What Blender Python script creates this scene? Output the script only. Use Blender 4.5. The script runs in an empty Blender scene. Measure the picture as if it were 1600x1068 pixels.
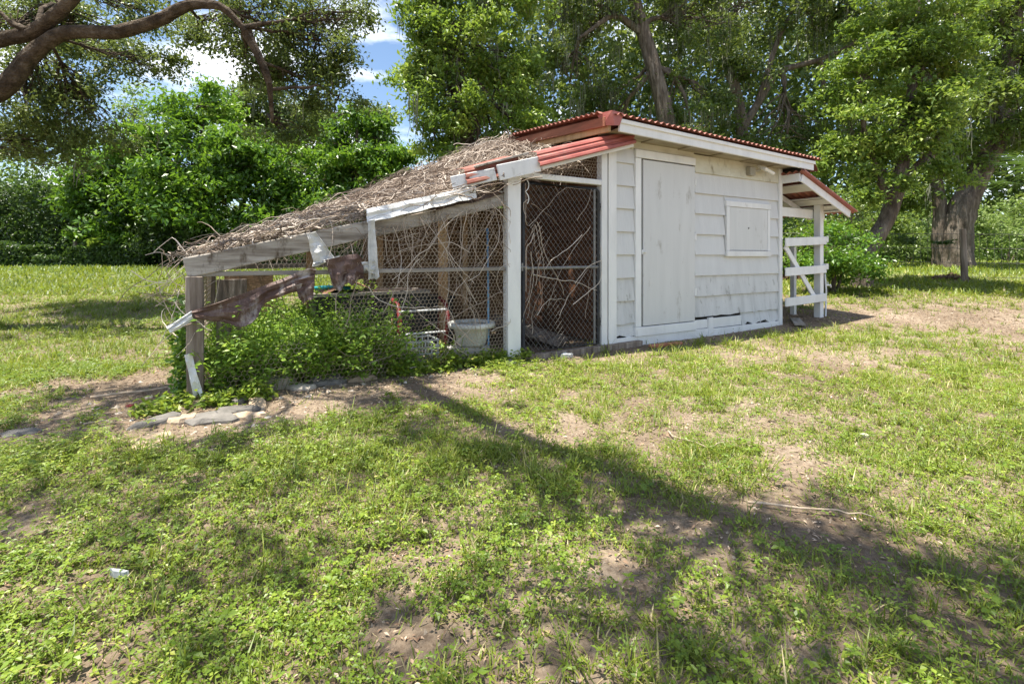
import bpy, bmesh, math, random
import numpy as np
from mathutils import Vector, Matrix

random.seed(7)
RNG = np.random.default_rng(11)
SC = bpy.context.scene
COL = SC.collection

# ------------------------------------------------------------------ camera, sky, sun, exposure
CAM_H = 1.05
F_PX = 740.0                       # focal length in pixels of the 1600 px wide picture
cam_d = bpy.data.cameras.new("camera")
cam_d.sensor_width = 36.0
cam_d.lens = 36.0 * F_PX / 1600.0
cam_d.shift_y = -(534 - 400) / 1600.0
cam_d.clip_start = 0.05
cam_d.clip_end = 2000
cam = bpy.data.objects.new("camera", cam_d)
cam.location = (0, 0, CAM_H)
cam.rotation_euler = (math.radians(90), 0, 0)
COL.objects.link(cam)
SC.camera = cam

SUN_ELEV, SUN_H = math.radians(76), (-0.94, -0.34)
world = bpy.data.worlds.new("World")
SC.world = world
world.use_nodes = True
wn, wl = world.node_tree.nodes, world.node_tree.links
wn.clear()
sky = wn.new("ShaderNodeTexSky"); sky.sky_type = 'NISHITA'; sky.sun_disc = False
sky.sun_elevation = SUN_ELEV
sky.sun_rotation = math.atan2(SUN_H[0], SUN_H[1])
sky.air_density = 1.1; sky.dust_density = 0.3; sky.ozone_density = 2.2
tc = wn.new("ShaderNodeTexCoord")
mp = wn.new("ShaderNodeMapping"); mp.inputs['Scale'].default_value = (1.0, 1.0, 2.6)
mp.inputs['Location'].default_value = (0.35, 0.1, 0.0)
nz = wn.new("ShaderNodeTexNoise"); nz.inputs['Scale'].default_value = 3.2; nz.inputs['Detail'].default_value = 9
nz.inputs['Roughness'].default_value = 0.56
rp = wn.new("ShaderNodeValToRGB")
rp.color_ramp.elements[0].position = 0.49; rp.color_ramp.elements[1].position = 0.64
mix = wn.new("ShaderNodeMix"); mix.data_type = 'RGBA'
bg = wn.new("ShaderNodeBackground"); bg.inputs['Strength'].default_value = 0.078
wo = wn.new("ShaderNodeOutputWorld")
wl.new(tc.outputs['Generated'], mp.inputs['Vector']); wl.new(mp.outputs['Vector'], nz.inputs['Vector'])
wl.new(nz.outputs['Fac'], rp.inputs['Fac']); wl.new(rp.outputs['Color'], mix.inputs['Factor'])
wl.new(sky.outputs['Color'], mix.inputs['A']); mix.inputs['B'].default_value = (9.6, 9.8, 10.2, 1)
wl.new(mix.outputs['Result'], bg.inputs['Color']); wl.new(bg.outputs['Background'], wo.inputs['Surface'])

sun_d = bpy.data.lights.new("sun", 'SUN'); sun_d.energy = 5.0; sun_d.angle = math.radians(0.53)
sun_d.color = (1.0, 0.94, 0.82)
sun = bpy.data.objects.new("sun", sun_d); COL.objects.link(sun)
sdir = Vector((math.cos(SUN_ELEV) * SUN_H[0], math.cos(SUN_ELEV) * SUN_H[1], math.sin(SUN_ELEV)))
sun.rotation_euler = sdir.to_track_quat('Z', 'Y').to_euler()
sun.location = (-7, -2, 30)

SC.view_settings.view_transform = 'Standard'
SC.view_settings.look = 'None'
SC.view_settings.exposure = 1.38
SC.view_settings.gamma = 1.0
SC.view_settings.use_curve_mapping = False
SC.cycles.max_bounces = 8
SC.cycles.diffuse_bounces = 4
SC.cycles.glossy_bounces = 2
SC.cycles.transmission_bounces = 5
SC.cycles.use_denoising = True
SC.cycles.sample_clamp_indirect = 8

# ------------------------------------------------------------------ helpers
def at(px, py, Y):
    """photo bearing + chosen distance -> place in the world"""
    return np.array([(px - 800) / F_PX * Y, Y, CAM_H + (400 - py) / F_PX * Y])

def ground_z(x, y):
    d = np.maximum(0.0, np.asarray(y, float) - 6.3)
    return 0.80 * (1 - np.exp(-d ** 1.5 / 15.0))

def _h(i, j, s):
    n = (i * 374761393 + j * 668265263 + s * 974634777) & 0xFFFFFFFF
    n = ((n ^ (n >> 13)) * 1274126177) & 0xFFFFFFFF
    return ((n ^ (n >> 16)) & 0xFFFF) / 65535.0

def vnoise(x, y, s=0):
    x = np.asarray(x, float); y = np.asarray(y, float)
    i = np.floor(x).astype(np.int64); j = np.floor(y).astype(np.int64)
    fx = x - i; fy = y - j
    fx = fx * fx * (3 - 2 * fx); fy = fy * fy * (3 - 2 * fy)
    return (_h(i, j, s) * (1 - fx) + _h(i + 1, j, s) * fx) * (1 - fy) + (_h(i, j + 1, s) * (1 - fx) + _h(i + 1, j + 1, s) * fx) * fy

def fbm(x, y, s=0, o=3):
    v = 0; a = .5; t = 0
    for k in range(o):
        v = v + a * vnoise(x * 2 ** k, y * 2 ** k, s + k * 17); t += a; a *= .5
    return v / t

def np_mesh(name, V, Fc, mat=None, parent=None, tint=None, smooth=False):
    """V (n,3), Fc (m,k) -> one mesh object; tint is a per-face float"""
    V = np.ascontiguousarray(V, np.float32); Fc = np.ascontiguousarray(Fc, np.int32)
    me = bpy.data.meshes.new(name)
    m, k = Fc.shape
    me.vertices.add(len(V)); me.vertices.foreach_set("co", V.ravel())
    me.loops.add(m * k); me.loops.foreach_set("vertex_index", Fc.ravel())
    me.polygons.add(m); me.polygons.foreach_set("loop_start", np.arange(0, m * k, k, dtype=np.int32))
    try:
        me.polygons.foreach_set("loop_total", np.full(m, k, np.int32))
    except Exception:
        pass
    me.polygons.foreach_set("use_smooth", np.full(m, smooth, bool))
    if tint is not None:
        a = me.attributes.new("tint", 'FLOAT', 'FACE')
        a.data.foreach_set("value", np.ascontiguousarray(tint, np.float32))
    me.update(calc_edges=True); me.validate()
    if mat: me.materials.append(mat)
    o = bpy.data.objects.new(name, me); COL.objects.link(o)
    if parent: o.parent = parent
    return o

def empty(name, loc=(0, 0, 0), rz=0.0):
    o = bpy.data.objects.new(name, None); COL.objects.link(o)
    o.location = loc; o.rotation_euler = (0, 0, rz); o.empty_display_size = .2
    return o

def tag(o, label=None, cat=None, group=None, kind=None):
    if label: o["label"] = label
    if cat: o["category"] = cat
    if group: o["group"] = group
    if kind: o["kind"] = kind
    return o

def batch_tubes(P, R, S=3):
    """P (C,K,3) R (C,K) -> verts, quads"""
    P = np.asarray(P, float); R = np.asarray(R, float)
    C, K, _ = P.shape
    T = np.gradient(P, axis=1)
    T /= np.linalg.norm(T, axis=2, keepdims=True) + 1e-9
    ref = np.where(np.abs(T[:, :1, 2:3]) > .8, np.array([1., 0, 0]), np.array([0, 0, 1.]))
    A = np.cross(T, ref); A /= np.linalg.norm(A, axis=2, keepdims=True) + 1e-9
    B = np.cross(T, A)
    ang = np.arange(S) / S * 2 * np.pi
    V = P[:, :, None, :] + R[:, :, None, None] * (A[:, :, None, :] * np.cos(ang)[None, None, :, None] + B[:, :, None, :] * np.sin(ang)[None, None, :, None])
    idx = np.arange(C * K * S).reshape(C, K, S)
    a = idx[:, :-1, :]; b = idx[:, 1:, :]
    q = np.stack([a, np.roll(a, -1, 2), np.roll(b, -1, 2), b], -1).reshape(-1, 4)
    return V.reshape(-1, 3), q

def tube(pts, radii, S=8, cap=True):
    pts = np.asarray(pts, float)[None]; radii = np.asarray(radii, float)[None]
    V, q = batch_tubes(pts, radii, S)
    if cap:
        K = pts.shape[1]
        for k, rev in ((0, False), (K - 1, True)):
            c = len(V); V = np.vstack([V, pts[0, k][None]])
            ring = np.arange(S) + k * S
            f = np.stack([ring, np.full(S, c), np.full(S, c), np.roll(ring, -1)], -1)
            f = np.stack([ring, np.roll(ring, -1), np.full(S, c), np.full(S, c)], -1)
            # degenerate quads are avoided: use pairs of neighbours
            f = []
            for s in range(0, S, 2):
                f.append([ring[s], ring[(s + 1) % S], ring[(s + 2) % S], c])
            q = np.vstack([q, np.array(f)])
    return V, q

class MB:
    def __init__(s): s.v = []; s.f = []; s.n = 0
    def add(s, V, q):
        s.v.append(np.asarray(V, float)); s.f.append(np.asarray(q) + s.n); s.n += len(V); return s
    def tube(s, pts, r, S=8, cap=True):
        pts = np.asarray(pts, float)
        if np.isscalar(r): r = np.full(len(pts), r)
        return s.add(*tube(pts, r, S, cap))
    def box(s, x0, x1, y0, y1, z0, z1, M=None):
        V = np.array([[x, y, z] for x in (x0, x1) for y in (y0, y1) for z in (z0, z1)], float)
        if M is not None: V = (np.array(M.to_3x3()) @ V.T).T + np.array(M.to_translation())
        return s.add(V, np.array([[0, 1, 3, 2], [4, 6, 7, 5], [0, 4, 5, 1], [2, 3, 7, 6], [0, 2, 6, 4], [1, 5, 7, 3]]))
    def build(s, name, mat, parent=None, smooth=False, tint=None):
        return np_mesh(name, np.vstack(s.v), np.vstack(s.f), mat, parent, tint, smooth)

def bev_obj(o, w=.004, seg=1):
    m = o.modifiers.new("bevel", 'BEVEL'); m.width = w; m.segments = seg; m.limit_method = 'ANGLE'
    return o

def board(name, mat, parent, x0, x1, y0, y1, z0, z1, bev=.004, jit=.0):
    mb = MB(); mb.box(x0, x1, y0, y1, z0, z1)
    if jit: mb.v[0] += RNG.uniform(-jit, jit, mb.v[0].shape)
    o = mb.build(name, mat, parent)
    return bev_obj(o, bev)

def beam(name, mat, parent, p, q, w, h, bev=.004, seg=1, wob=0.0, roll=0.0):
    """board whose long axis runs p->q, w across (horizontal), h high"""
    p = Vector(p); q = Vector(q); d = (q - p); L = d.length; d.normalize()
    up = Vector((0, 0, 1)) if abs(d.z) < .9 else Vector((0, 1, 0))
    s = d.cross(up).normalized(); u = s.cross(d).normalized()
    if roll:
        R = Matrix.Rotation(roll, 3, d); s = R @ s; u = R @ u
    n = max(1, seg); V = []; Fq = []
    for i in range(n + 1):
        c = p + d * (L * i / n)
        for a, b in ((-1, -1), (1, -1), (1, 1), (-1, 1)):
            ww = Vector(RNG.uniform(-wob, wob, 3)) if wob else Vector((0, 0, 0))
            V.append(c + s * (a * w / 2) + u * (b * h / 2) + ww)
    for i in range(n):
        for k in range(4):
            Fq.append([i * 4 + k, i * 4 + (k + 1) % 4, i * 4 + 4 + (k + 1) % 4, i * 4 + 4 + k])
    Fq.append([3, 2, 1, 0]); Fq.append([n * 4, n * 4 + 1, n * 4 + 2, n * 4 + 3])
    o = np_mesh(name, np.array([list(v) for v in V]), np.array(Fq), mat, parent)
    return bev_obj(o, bev) if bev else o

def leaves(C, D, N, L, W, fold=.18):
    """one folded quad per leaf. C centre, D long axis, N rough normal"""
    D = D / (np.linalg.norm(D, axis=1, keepdims=True) + 1e-9)
    S = np.cross(D, N); S /= np.linalg.norm(S, axis=1, keepdims=True) + 1e-9
    N = np.cross(S, D)
    L = L[:, None]; W = W[:, None]
    V = np.stack([C - D * L / 2, C + S * W / 2 + N * W * fold - D * L * .06, C + D * L / 2 - N * L * .08, C - S * W / 2 + N * W * fold - D * L * .06], 1)
    n = len(C)
    return V.reshape(-1, 3), np.arange(n * 4).reshape(n, 4)

def rand_dirs(n, rng=RNG):
    v = rng.normal(size=(n, 3)); return v / np.linalg.norm(v, axis=1, keepdims=True)

# ------------------------------------------------------------------ materials
def new_mat(name):
    m = bpy.data.materials.new(name); m.use_nodes = True
    nt = m.node_tree; nt.nodes.clear()
    out = nt.nodes.new("ShaderNodeOutputMaterial")
    return m, nt, out

def ramp(nt, stops, interp='LINEAR'):
    r = nt.nodes.new("ShaderNodeValToRGB"); cr = r.color_ramp; cr.interpolation = interp
    while len(cr.elements) > 1: cr.elements.remove(cr.elements[-1])
    cr.elements[0].position = stops[0][0]; cr.elements[0].color = (*stops[0][1], 1)
    for p, c in stops[1:]:
        e = cr.elements.new(p); e.color = (*c, 1)
    return r

def leaf_mat(name, stops, trans=.38, tcol=(.26, .42, .04), rough=.42, spec=.5):
    m, nt, out = new_mat(name)
    at_ = nt.nodes.new("ShaderNodeAttribute"); at_.attribute_name = "tint"
    r = ramp(nt, stops); nt.links.new(at_.outputs['Fac'], r.inputs['Fac'])
    p = nt.nodes.new("ShaderNodeBsdfPrincipled"); p.inputs['Roughness'].default_value = rough
    p.inputs['Specular IOR Level'].default_value = spec
    nt.links.new(r.outputs['Color'], p.inputs['Base Color'])
    t = nt.nodes.new("ShaderNodeBsdfTranslucent")
    mx = nt.nodes.new("ShaderNodeMix"); mx.data_type = 'RGBA'; mx.inputs['Factor'].default_value = .5
    nt.links.new(r.outputs['Color'], mx.inputs['A']); mx.inputs['B'].default_value = (*tcol, 1)
    nt.links.new(mx.outputs['Result'], t.inputs['Color'])
    ms = nt.nodes.new("ShaderNodeMixShader"); ms.inputs['Fac'].default_value = trans
    nt.links.new(p.outputs['BSDF'], ms.inputs[1]); nt.links.new(t.outputs['BSDF'], ms.inputs[2])
    nt.links.new(ms.outputs['Shader'], out.inputs['Surface'])
    return m

def tint_mat(name, stops, rough=.8):
    m, nt, out = new_mat(name)
    at_ = nt.nodes.new("ShaderNodeAttribute"); at_.attribute_name = "tint"
    r = ramp(nt, stops); nt.links.new(at_.outputs['Fac'], r.inputs['Fac'])
    p = nt.nodes.new("ShaderNodeBsdfPrincipled"); p.inputs['Roughness'].default_value = rough
    p.inputs['Specular IOR Level'].default_value = .25
    nt.links.new(r.outputs['Color'], p.inputs['Base Color']); nt.links.new(p.outputs['BSDF'], out.inputs['Surface'])
    return m

def surf(name, stops, scale=(6, 6, 6), detail=6, rough=.7, bump=.3, bscale=60, bdist=.01, dirt=None, spec=.35, metal=0.0, rnd=0.0, dist=0.0, dirt_scale=5.0):
    """noise-coloured surface; dirt=(colour, threshold lo, hi) adds stains, rnd = brightness shift per object"""
    m, nt, out = new_mat(name)
    N = nt.nodes; Lk = nt.links
    tcn = N.new("ShaderNodeTexCoord"); mpn = N.new("ShaderNodeMapping"); mpn.inputs['Scale'].default_value = scale
    oi = N.new("ShaderNodeObjectInfo")
    Lk.new(tcn.outputs['Object'], mpn.inputs['Vector'])
    sc_ = N.new("ShaderNodeVectorMath"); sc_.operation = 'SCALE'; sc_.inputs[0].default_value = (9.1, 5.7, 7.3)
    Lk.new(oi.outputs['Random'], sc_.inputs['Scale'])
    ad = N.new("ShaderNodeVectorMath"); ad.operation = 'ADD'
    Lk.new(mpn.outputs['Vector'], ad.inputs[0]); Lk.new(sc_.outputs['Vector'], ad.inputs[1])
    n1 = N.new("ShaderNodeTexNoise"); n1.inputs['Scale'].default_value = 1; n1.inputs['Detail'].default_value = detail; n1.inputs['Distortion'].default_value = dist
    n1.inputs['Roughness'].default_value = .6
    Lk.new(ad.outputs['Vector'], n1.inputs['Vector'])
    r = ramp(nt, stops); Lk.new(n1.outputs['Fac'], r.inputs['Fac'])
    col = r.outputs['Color']
    if dirt:
        n2 = N.new("ShaderNodeTexNoise"); n2.inputs['Scale'].default_value = dirt_scale; n2.inputs['Detail'].default_value = 8; n2.inputs['Roughness'].default_value = .68
        md = N.new("ShaderNodeMapping"); md.inputs['Scale'].default_value = (1, 1, .38); Lk.new(tcn.outputs['Object'], md.inputs['Vector']); Lk.new(md.outputs['Vector'], n2.inputs['Vector'])
        r2 = ramp(nt, [(dirt[1], (0, 0, 0)), (dirt[2], (1, 1, 1))]); Lk.new(n2.outputs['Fac'], r2.inputs['Fac'])
        mx = N.new("ShaderNodeMix"); mx.data_type = 'RGBA'
        Lk.new(r2.outputs['Color'], mx.inputs['Factor']); Lk.new(col, mx.inputs['A']); mx.inputs['B'].default_value = (*dirt[0], 1)
        col = mx.outputs['Result']
    if rnd:
        hs = N.new("ShaderNodeHueSaturation")
        mr = N.new("ShaderNodeMapRange"); mr.inputs['To Min'].default_value = 1 - rnd; mr.inputs['To Max'].default_value = 1 + rnd
        Lk.new(oi.outputs['Random'], mr.inputs['Value']); Lk.new(mr.outputs['Result'], hs.inputs['Value'])
        Lk.new(col, hs.inputs['Color']); col = hs.outputs['Color']
    p = N.new("ShaderNodeBsdfPrincipled"); p.inputs['Roughness'].default_value = rough; p.inputs['Metallic'].default_value = metal
    p.inputs['Specular IOR Level'].default_value = spec
    Lk.new(col, p.inputs['Base Color'])
    if bump:
        n3 = N.new("ShaderNodeTexNoise"); n3.inputs['Scale'].default_value = bscale / max(scale); n3.inputs['Detail'].default_value = 4
        Lk.new(ad.outputs['Vector'], n3.inputs['Vector'])
        b = N.new("ShaderNodeBump"); b.inputs['Strength'].default_value = bump; b.inputs['Distance'].default_value = bdist
        Lk.new(n3.outputs['Fac'], b.inputs['Height']); Lk.new(b.outputs['Normal'], p.inputs['Normal'])
    Lk.new(p.outputs['BSDF'], out.inputs['Surface'])
    return m

M = {}
WHITE = [(.25, (.60, .603, .606)), (.5, (.70, .703, .705)), (.75, (.76, .762, .763))]
M['white'] = surf('white_paint', WHITE, (5, 5, 1.5), rough=.6, bump=.25, bscale=30, dirt=((.26, .25, .22), .64, .80), rnd=.04)
M['white_shingle'] = surf('white_shingle_paint', [(.2, (.545, .55, .555)), (.5, (.585, .59, .594)), (.8, (.625, .628, .63))], (9, 9, 1.2), rough=.75, bump=.5, bscale=50, bdist=.006, dirt=((.40, .39, .36), .64, .80), dirt_scale=9)
M['white_worn'] = surf('white_worn_shingle', [(.2, (.41, .413, .416)), (.5, (.55, .554, .558)), (.8, (.615, .618, .62))], (9, 9, 1.2), rough=.8, bump=.7, bscale=50, bdist=.008, dirt=((.20, .19, .175), .57, .72), dirt_scale=13)
M['door'] = surf('door_paint', [(.3, (.54, .545, .548)), (.7, (.60, .603, .605))], (10, 10, 1.0), rough=.5, bump=.15, bscale=40, bdist=.004, dirt=((.30, .28, .25), .60, .76), dirt_scale=8)
M['cream'] = surf('cream_frieze', [(.3, (.50, .48, .38)), (.7, (.66, .65, .56))], (3, 3, 6), rough=.8, bump=.2, dirt=((.22, .18, .11), .54, .70))
M['soffit'] = surf('soffit_wood', [(.3, (.20, .16, .11)), (.7, (.42, .38, .30))], (2, 8, 8), rough=.85, bump=.3)
M['dark'] = surf('dark_gap', [(.3, (.012, .011, .010)), (.7, (.03, .028, .025))], (5, 5, 5), rough=.95, bump=0)
M['brown_side'] = surf('brown_siding', [(.25, (.085, .036, .018)), (.55, (.16, .072, .036)), (.8, (.22, .105, .055))], (1.5, 2, 14), rough=.85, bump=.4, rnd=.15)
M['red_sheet'] = surf('red_roof_sheet', [(.2, (.13, .045, .033)), (.5, (.24, .085, .063)), (.8, (.36, .17, .13))], (4, 9, 4), rough=.6, bump=.2, dirt=((.17, .12, .09), .55, .72))
M['red_metal'] = surf('red_painted_metal', [(.25, (.25, .060, .048)), (.5, (.33, .095, .078)), (.8, (.44, .19, .155))], (5, 9, 9), rough=.5, bump=.1, spec=.5, dirt=((.20, .13, .10), .56, .70))
M['rake_wood'] = surf('red_brown_wood', [(.25, (.13, .05, .03)), (.6, (.26, .10, .06)), (.85, (.36, .19, .12))], (12, 1.5, 12), rough=.8, bump=.4)
M['weathered'] = surf('weathered_beam', [(.25, (.09, .072, .055)), (.42, (.24, .21, .18)), (.55, (.40, .37, .335)), (.8, (.55, .52, .485))], (1.6, 16, 16), rough=.9, bump=.7, bscale=60, bdist=.006, dirt=((.09, .065, .045), .54, .66), dirt_scale=9)
M['old_post'] = surf('old_brown_post', [(.3, (.07, .052, .038)), (.5, (.20, .16, .13)), (.72, (.36, .31, .265))], (22, 22, 1.4), rough=.9, bump=.7, bscale=60, bdist=.006)
M['raw_wood'] = surf('raw_lumber', [(.2, (.25, .15, .08)), (.5, (.40, .26, .14)), (.8, (.52, .37, .22))], (10, 10, 1.5), rough=.8, bump=.3, dirt=((.12, .07, .04), .6, .75))
M['grey_wood'] = surf('grey_wood', [(.2, (.13, .115, .10)), (.5, (.25, .225, .20)), (.8, (.40, .37, .34))], (2, 14, 14), rough=.9, bump=.5)
M['plywood'] = surf('plywood', [(.2, (.085, .048, .025)), (.5, (.16, .095, .052)), (.8, (.26, .165, .095))], (3, 3, 9), rough=.8, bump=.3, dirt=((.08, .05, .035), .56, .72))
M['galv'] = surf('pale_metal_flashing', [(.2, (.48, .49, .50)), (.6, (.72, .73, .74)), (.85, (.82, .82, .82))], (5, 5, 5), rough=.5, bump=.2, dirt=((.35, .33, .30), .6, .72))
M['black_pipe'] = surf('black_pipe', [(.3, (.014, .014, .015)), (.7, (.04, .038, .036))], (20, 20, 6), rough=.55, bump=.2)
M['grey_pipe'] = surf('grey_pipe', [(.3, (.12, .12, .12)), (.7, (.24, .235, .23))], (20, 20, 6), rough=.5, bump=.2)
M['link'] = surf('chain_link_wire', [(.3, (.05, .045, .04)), (.7, (.14, .13, .12))], (20, 20, 20), rough=.5, bump=0)
M['hexwire'] = surf('rusty_hex_wire', [(.3, (.27, .20, .14)), (.7, (.48, .40, .31))], (6, 6, 6), rough=.7, bump=0)
M['felt'] = surf('torn_brown_felt', [(.25, (.045, .024, .020)), (.5, (.11, .066, .055)), (.8, (.24, .18, .16))], (9, 9, 9), rough=.6, bump=.6, dirt=((.42, .38, .36), .54, .68))  # last colour lays pale patches over the brown felt
M['scrap'] = surf('pale_plastic_scrap', [(.3, (.36, .36, .35)), (.7, (.66, .66, .65))], (9, 9, 9), rough=.5, bump=.3)
M['pot'] = surf('pale_pot', [(.3, (.42, .43, .41)), (.7, (.58, .59, .57))], (8, 8, 8), rough=.55, bump=.1, dirt=((.28, .29, .24), .58, .75))
M['concrete'] = surf('concrete', [(.3, (.27, .26, .245)), (.7, (.44, .43, .41))], (12, 12, 12), rough=.9, bump=.5)
M['black_plastic'] = surf('black_plastic', [(.3, (.012, .012, .013)), (.7, (.035, .034, .033))], (6, 6, 6), rough=.5, bump=.1)
M['red_steel'] = surf('red_steel', [(.3, (.12, .014, .014)), (.7, (.22, .03, .03))], (8, 8, 8), rough=.45, bump=.1)
M['grey_crate'] = surf('grey_crate', [(.3, (.32, .34, .36)), (.7, (.48, .50, .52))], (8, 8, 8), rough=.6, bump=.1)
M['blue'] = surf('blue_rod', [(.3, (.08, .19, .33)), (.7, (.15, .30, .46))], (8, 8, 8), rough=.5, bump=0)
M['teal'] = surf('teal_pipe', [(.3, (.02, .27, .30)), (.7, (.06, .42, .45))], (8, 8, 8), rough=.5, bump=0)
M['slate'] = surf('grey_slate', [(.25, (.085, .08, .072)), (.6, (.155, .143, .13)), (.85, (.25, .23, .21))], (8, 8, 8), rough=.85, bump=.6, bscale=50, rnd=.2)
M['sandstone'] = surf('tan_stone', [(.25, (.27, .19, .12)), (.6, (.42, .33, .24)), (.85, (.56, .49, .40))], (8, 8, 8), rough=.9, bump=.6, bscale=50, rnd=.15)
M['palestone'] = surf('pale_stone', [(.25, (.32, .28, .23)), (.6, (.46, .41, .35)), (.85, (.60, .55, .48))], (9, 9, 9), rough=.9, bump=.6, bscale=50)
M['brick'] = surf('red_brick', [(.3, (.30, .11, .06)), (.7, (.46, .20, .12))], (14, 14, 14), rough=.9, bump=.4)
M['stick'] = surf('dry_stick', [(.3, (.26, .20, .14)), (.7, (.48, .40, .32))], (18, 18, 18), rough=.9, bump=.3)
M['soil_heap'] = surf('soil_heap', [(.3, (.10, .05, .028)), (.7, (.25, .14, .085))], (20, 20, 20), rough=.95, bump=.8)
M['glass_lamp'] = surf('lamp_white', [(.3, (.62, .62, .60)), (.7, (.78, .78, .76))], (8, 8, 8), rough=.4, bump=0)
M['lamp_box'] = surf('lamp_box', [(.3, (.26, .245, .20)), (.7, (.40, .38, .32))], (8, 8, 8), rough=.6, bump=.1)
def bark(name, a, b, c, sc=(9, 9, 1.6)):
    return surf(name, [(.28, a), (.5, b), (.75, c)], sc, detail=8, rough=.95, bump=1.0, bscale=30, bdist=.05, spec=.15, dist=.4)
M['bark_oak'] = bark('oak_bark', (.055, .043, .032), (.135, .11, .09), (.26, .225, .19))
M['bark_dark'] = bark('dark_bark', (.035, .028, .020), (.085, .068, .052), (.17, .145, .12))
M['bark_limb'] = bark('mossy_limb_bark', (.022, .017, .012), (.07, .053, .038), (.16, .13, .10), (7, 7, 7))
M['leaf_oak'] = leaf_mat('oak_leaf', [(0, (.034, .062, .016)), (.5, (.080, .130, .030)), (1, (.18, .24, .055))], .34, (.30, .36, .05))
M['leaf_shade'] = leaf_mat('dark_oak_leaf', [(0, (.042, .076, .020)), (.5, (.095, .150, .034)), (1, (.20, .27, .065))], .40, (.24, .28, .06))
M['leaf_glossy'] = leaf_mat('glossy_leaf', [(0, (.036, .090, .012)), (.5, (.080, .180, .020)), (.85, (.15, .27, .030)), (1, (.28, .38, .05))], .36, (.28, .48, .03), rough=.38)
M['leaf_yellow'] = leaf_mat('yellow_green_leaf', [(0, (.055, .105, .016)), (.5, (.135, .225, .032)), (1, (.36, .43, .09))], .38, (.36, .50, .05))
M['leaf_mid'] = leaf_mat('mid_green_leaf', [(0, (.046, .085, .018)), (.5, (.105, .165, .030)), (1, (.22, .27, .06))], .36, (.34, .46, .05))
M['leaf_far'] = leaf_mat('far_leaf', [(0, (.060, .110, .030)), (.5, (.125, .195, .048)), (1, (.25, .32, .10))], .42, (.36, .50, .10))
M['leaf_pen'] = leaf_mat('pen_weed_leaf', [(0, (.075, .155, .016)), (.5, (.17, .30, .030)), (1, (.36, .47, .07))], .42, (.32, .50, .04), rough=.45)
M['leaf_hedge'] = leaf_mat('hedge_leaf', [(0, (.022, .046, .012)), (.5, (.046, .092, .020)), (1, (.11, .17, .038))], .34, (.18, .30, .04))
M['moss'] = tint_mat('spanish_moss', [(0, (.085, .090, .062)), (1, (.22, .225, .165))], .95)
M['grass'] = leaf_mat('grass_blade', [(0, (.070, .115, .012)), (.4, (.165, .225, .022)), (.75, (.28, .32, .042)), (.9, (.42, .38, .13)), (1, (.58, .48, .28))], .38, (.40, .46, .05), rough=.5)
M['weed'] = leaf_mat('broadleaf_weed', [(0, (.070, .130, .012)), (.5, (.165, .250, .022)), (.85, (.29, .36, .042)), (1, (.46, .46, .09))], .38, (.40, .50, .05), rough=.45)
M['litter'] = tint_mat('dead_leaf_litter', [(0, (.10, .060, .038)), (.4, (.24, .155, .10)), (.75, (.40, .29, .20)), (1, (.60, .50, .40))], .9)
M['vine_dead'] = tint_mat('dead_vine', [(0, (.10, .072, .056)), (.4, (.25, .195, .155)), (.75, (.43, .36, .30)), (1, (.62, .55, .48))], .9)
M['rubble'] = tint_mat('rubble_chip', [(0, (.15, .13, .11)), (.5, (.30, .25, .20)), (1, (.55, .50, .43))], .95)
M['crumb'] = tint_mat('soil_crumb', [(0, (.11, .078, .054)), (.5, (.25, .19, .14)), (1, (.44, .37, .29))], .95)
M['thatch'] = surf('dead_vine_mat', [(.25, (.055, .035, .025)), (.5, (.15, .10, .072)), (.8, (.29, .205, .15))], (22, 22, 22), rough=.95, bump=1.0, bscale=80, bdist=.03)

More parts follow.
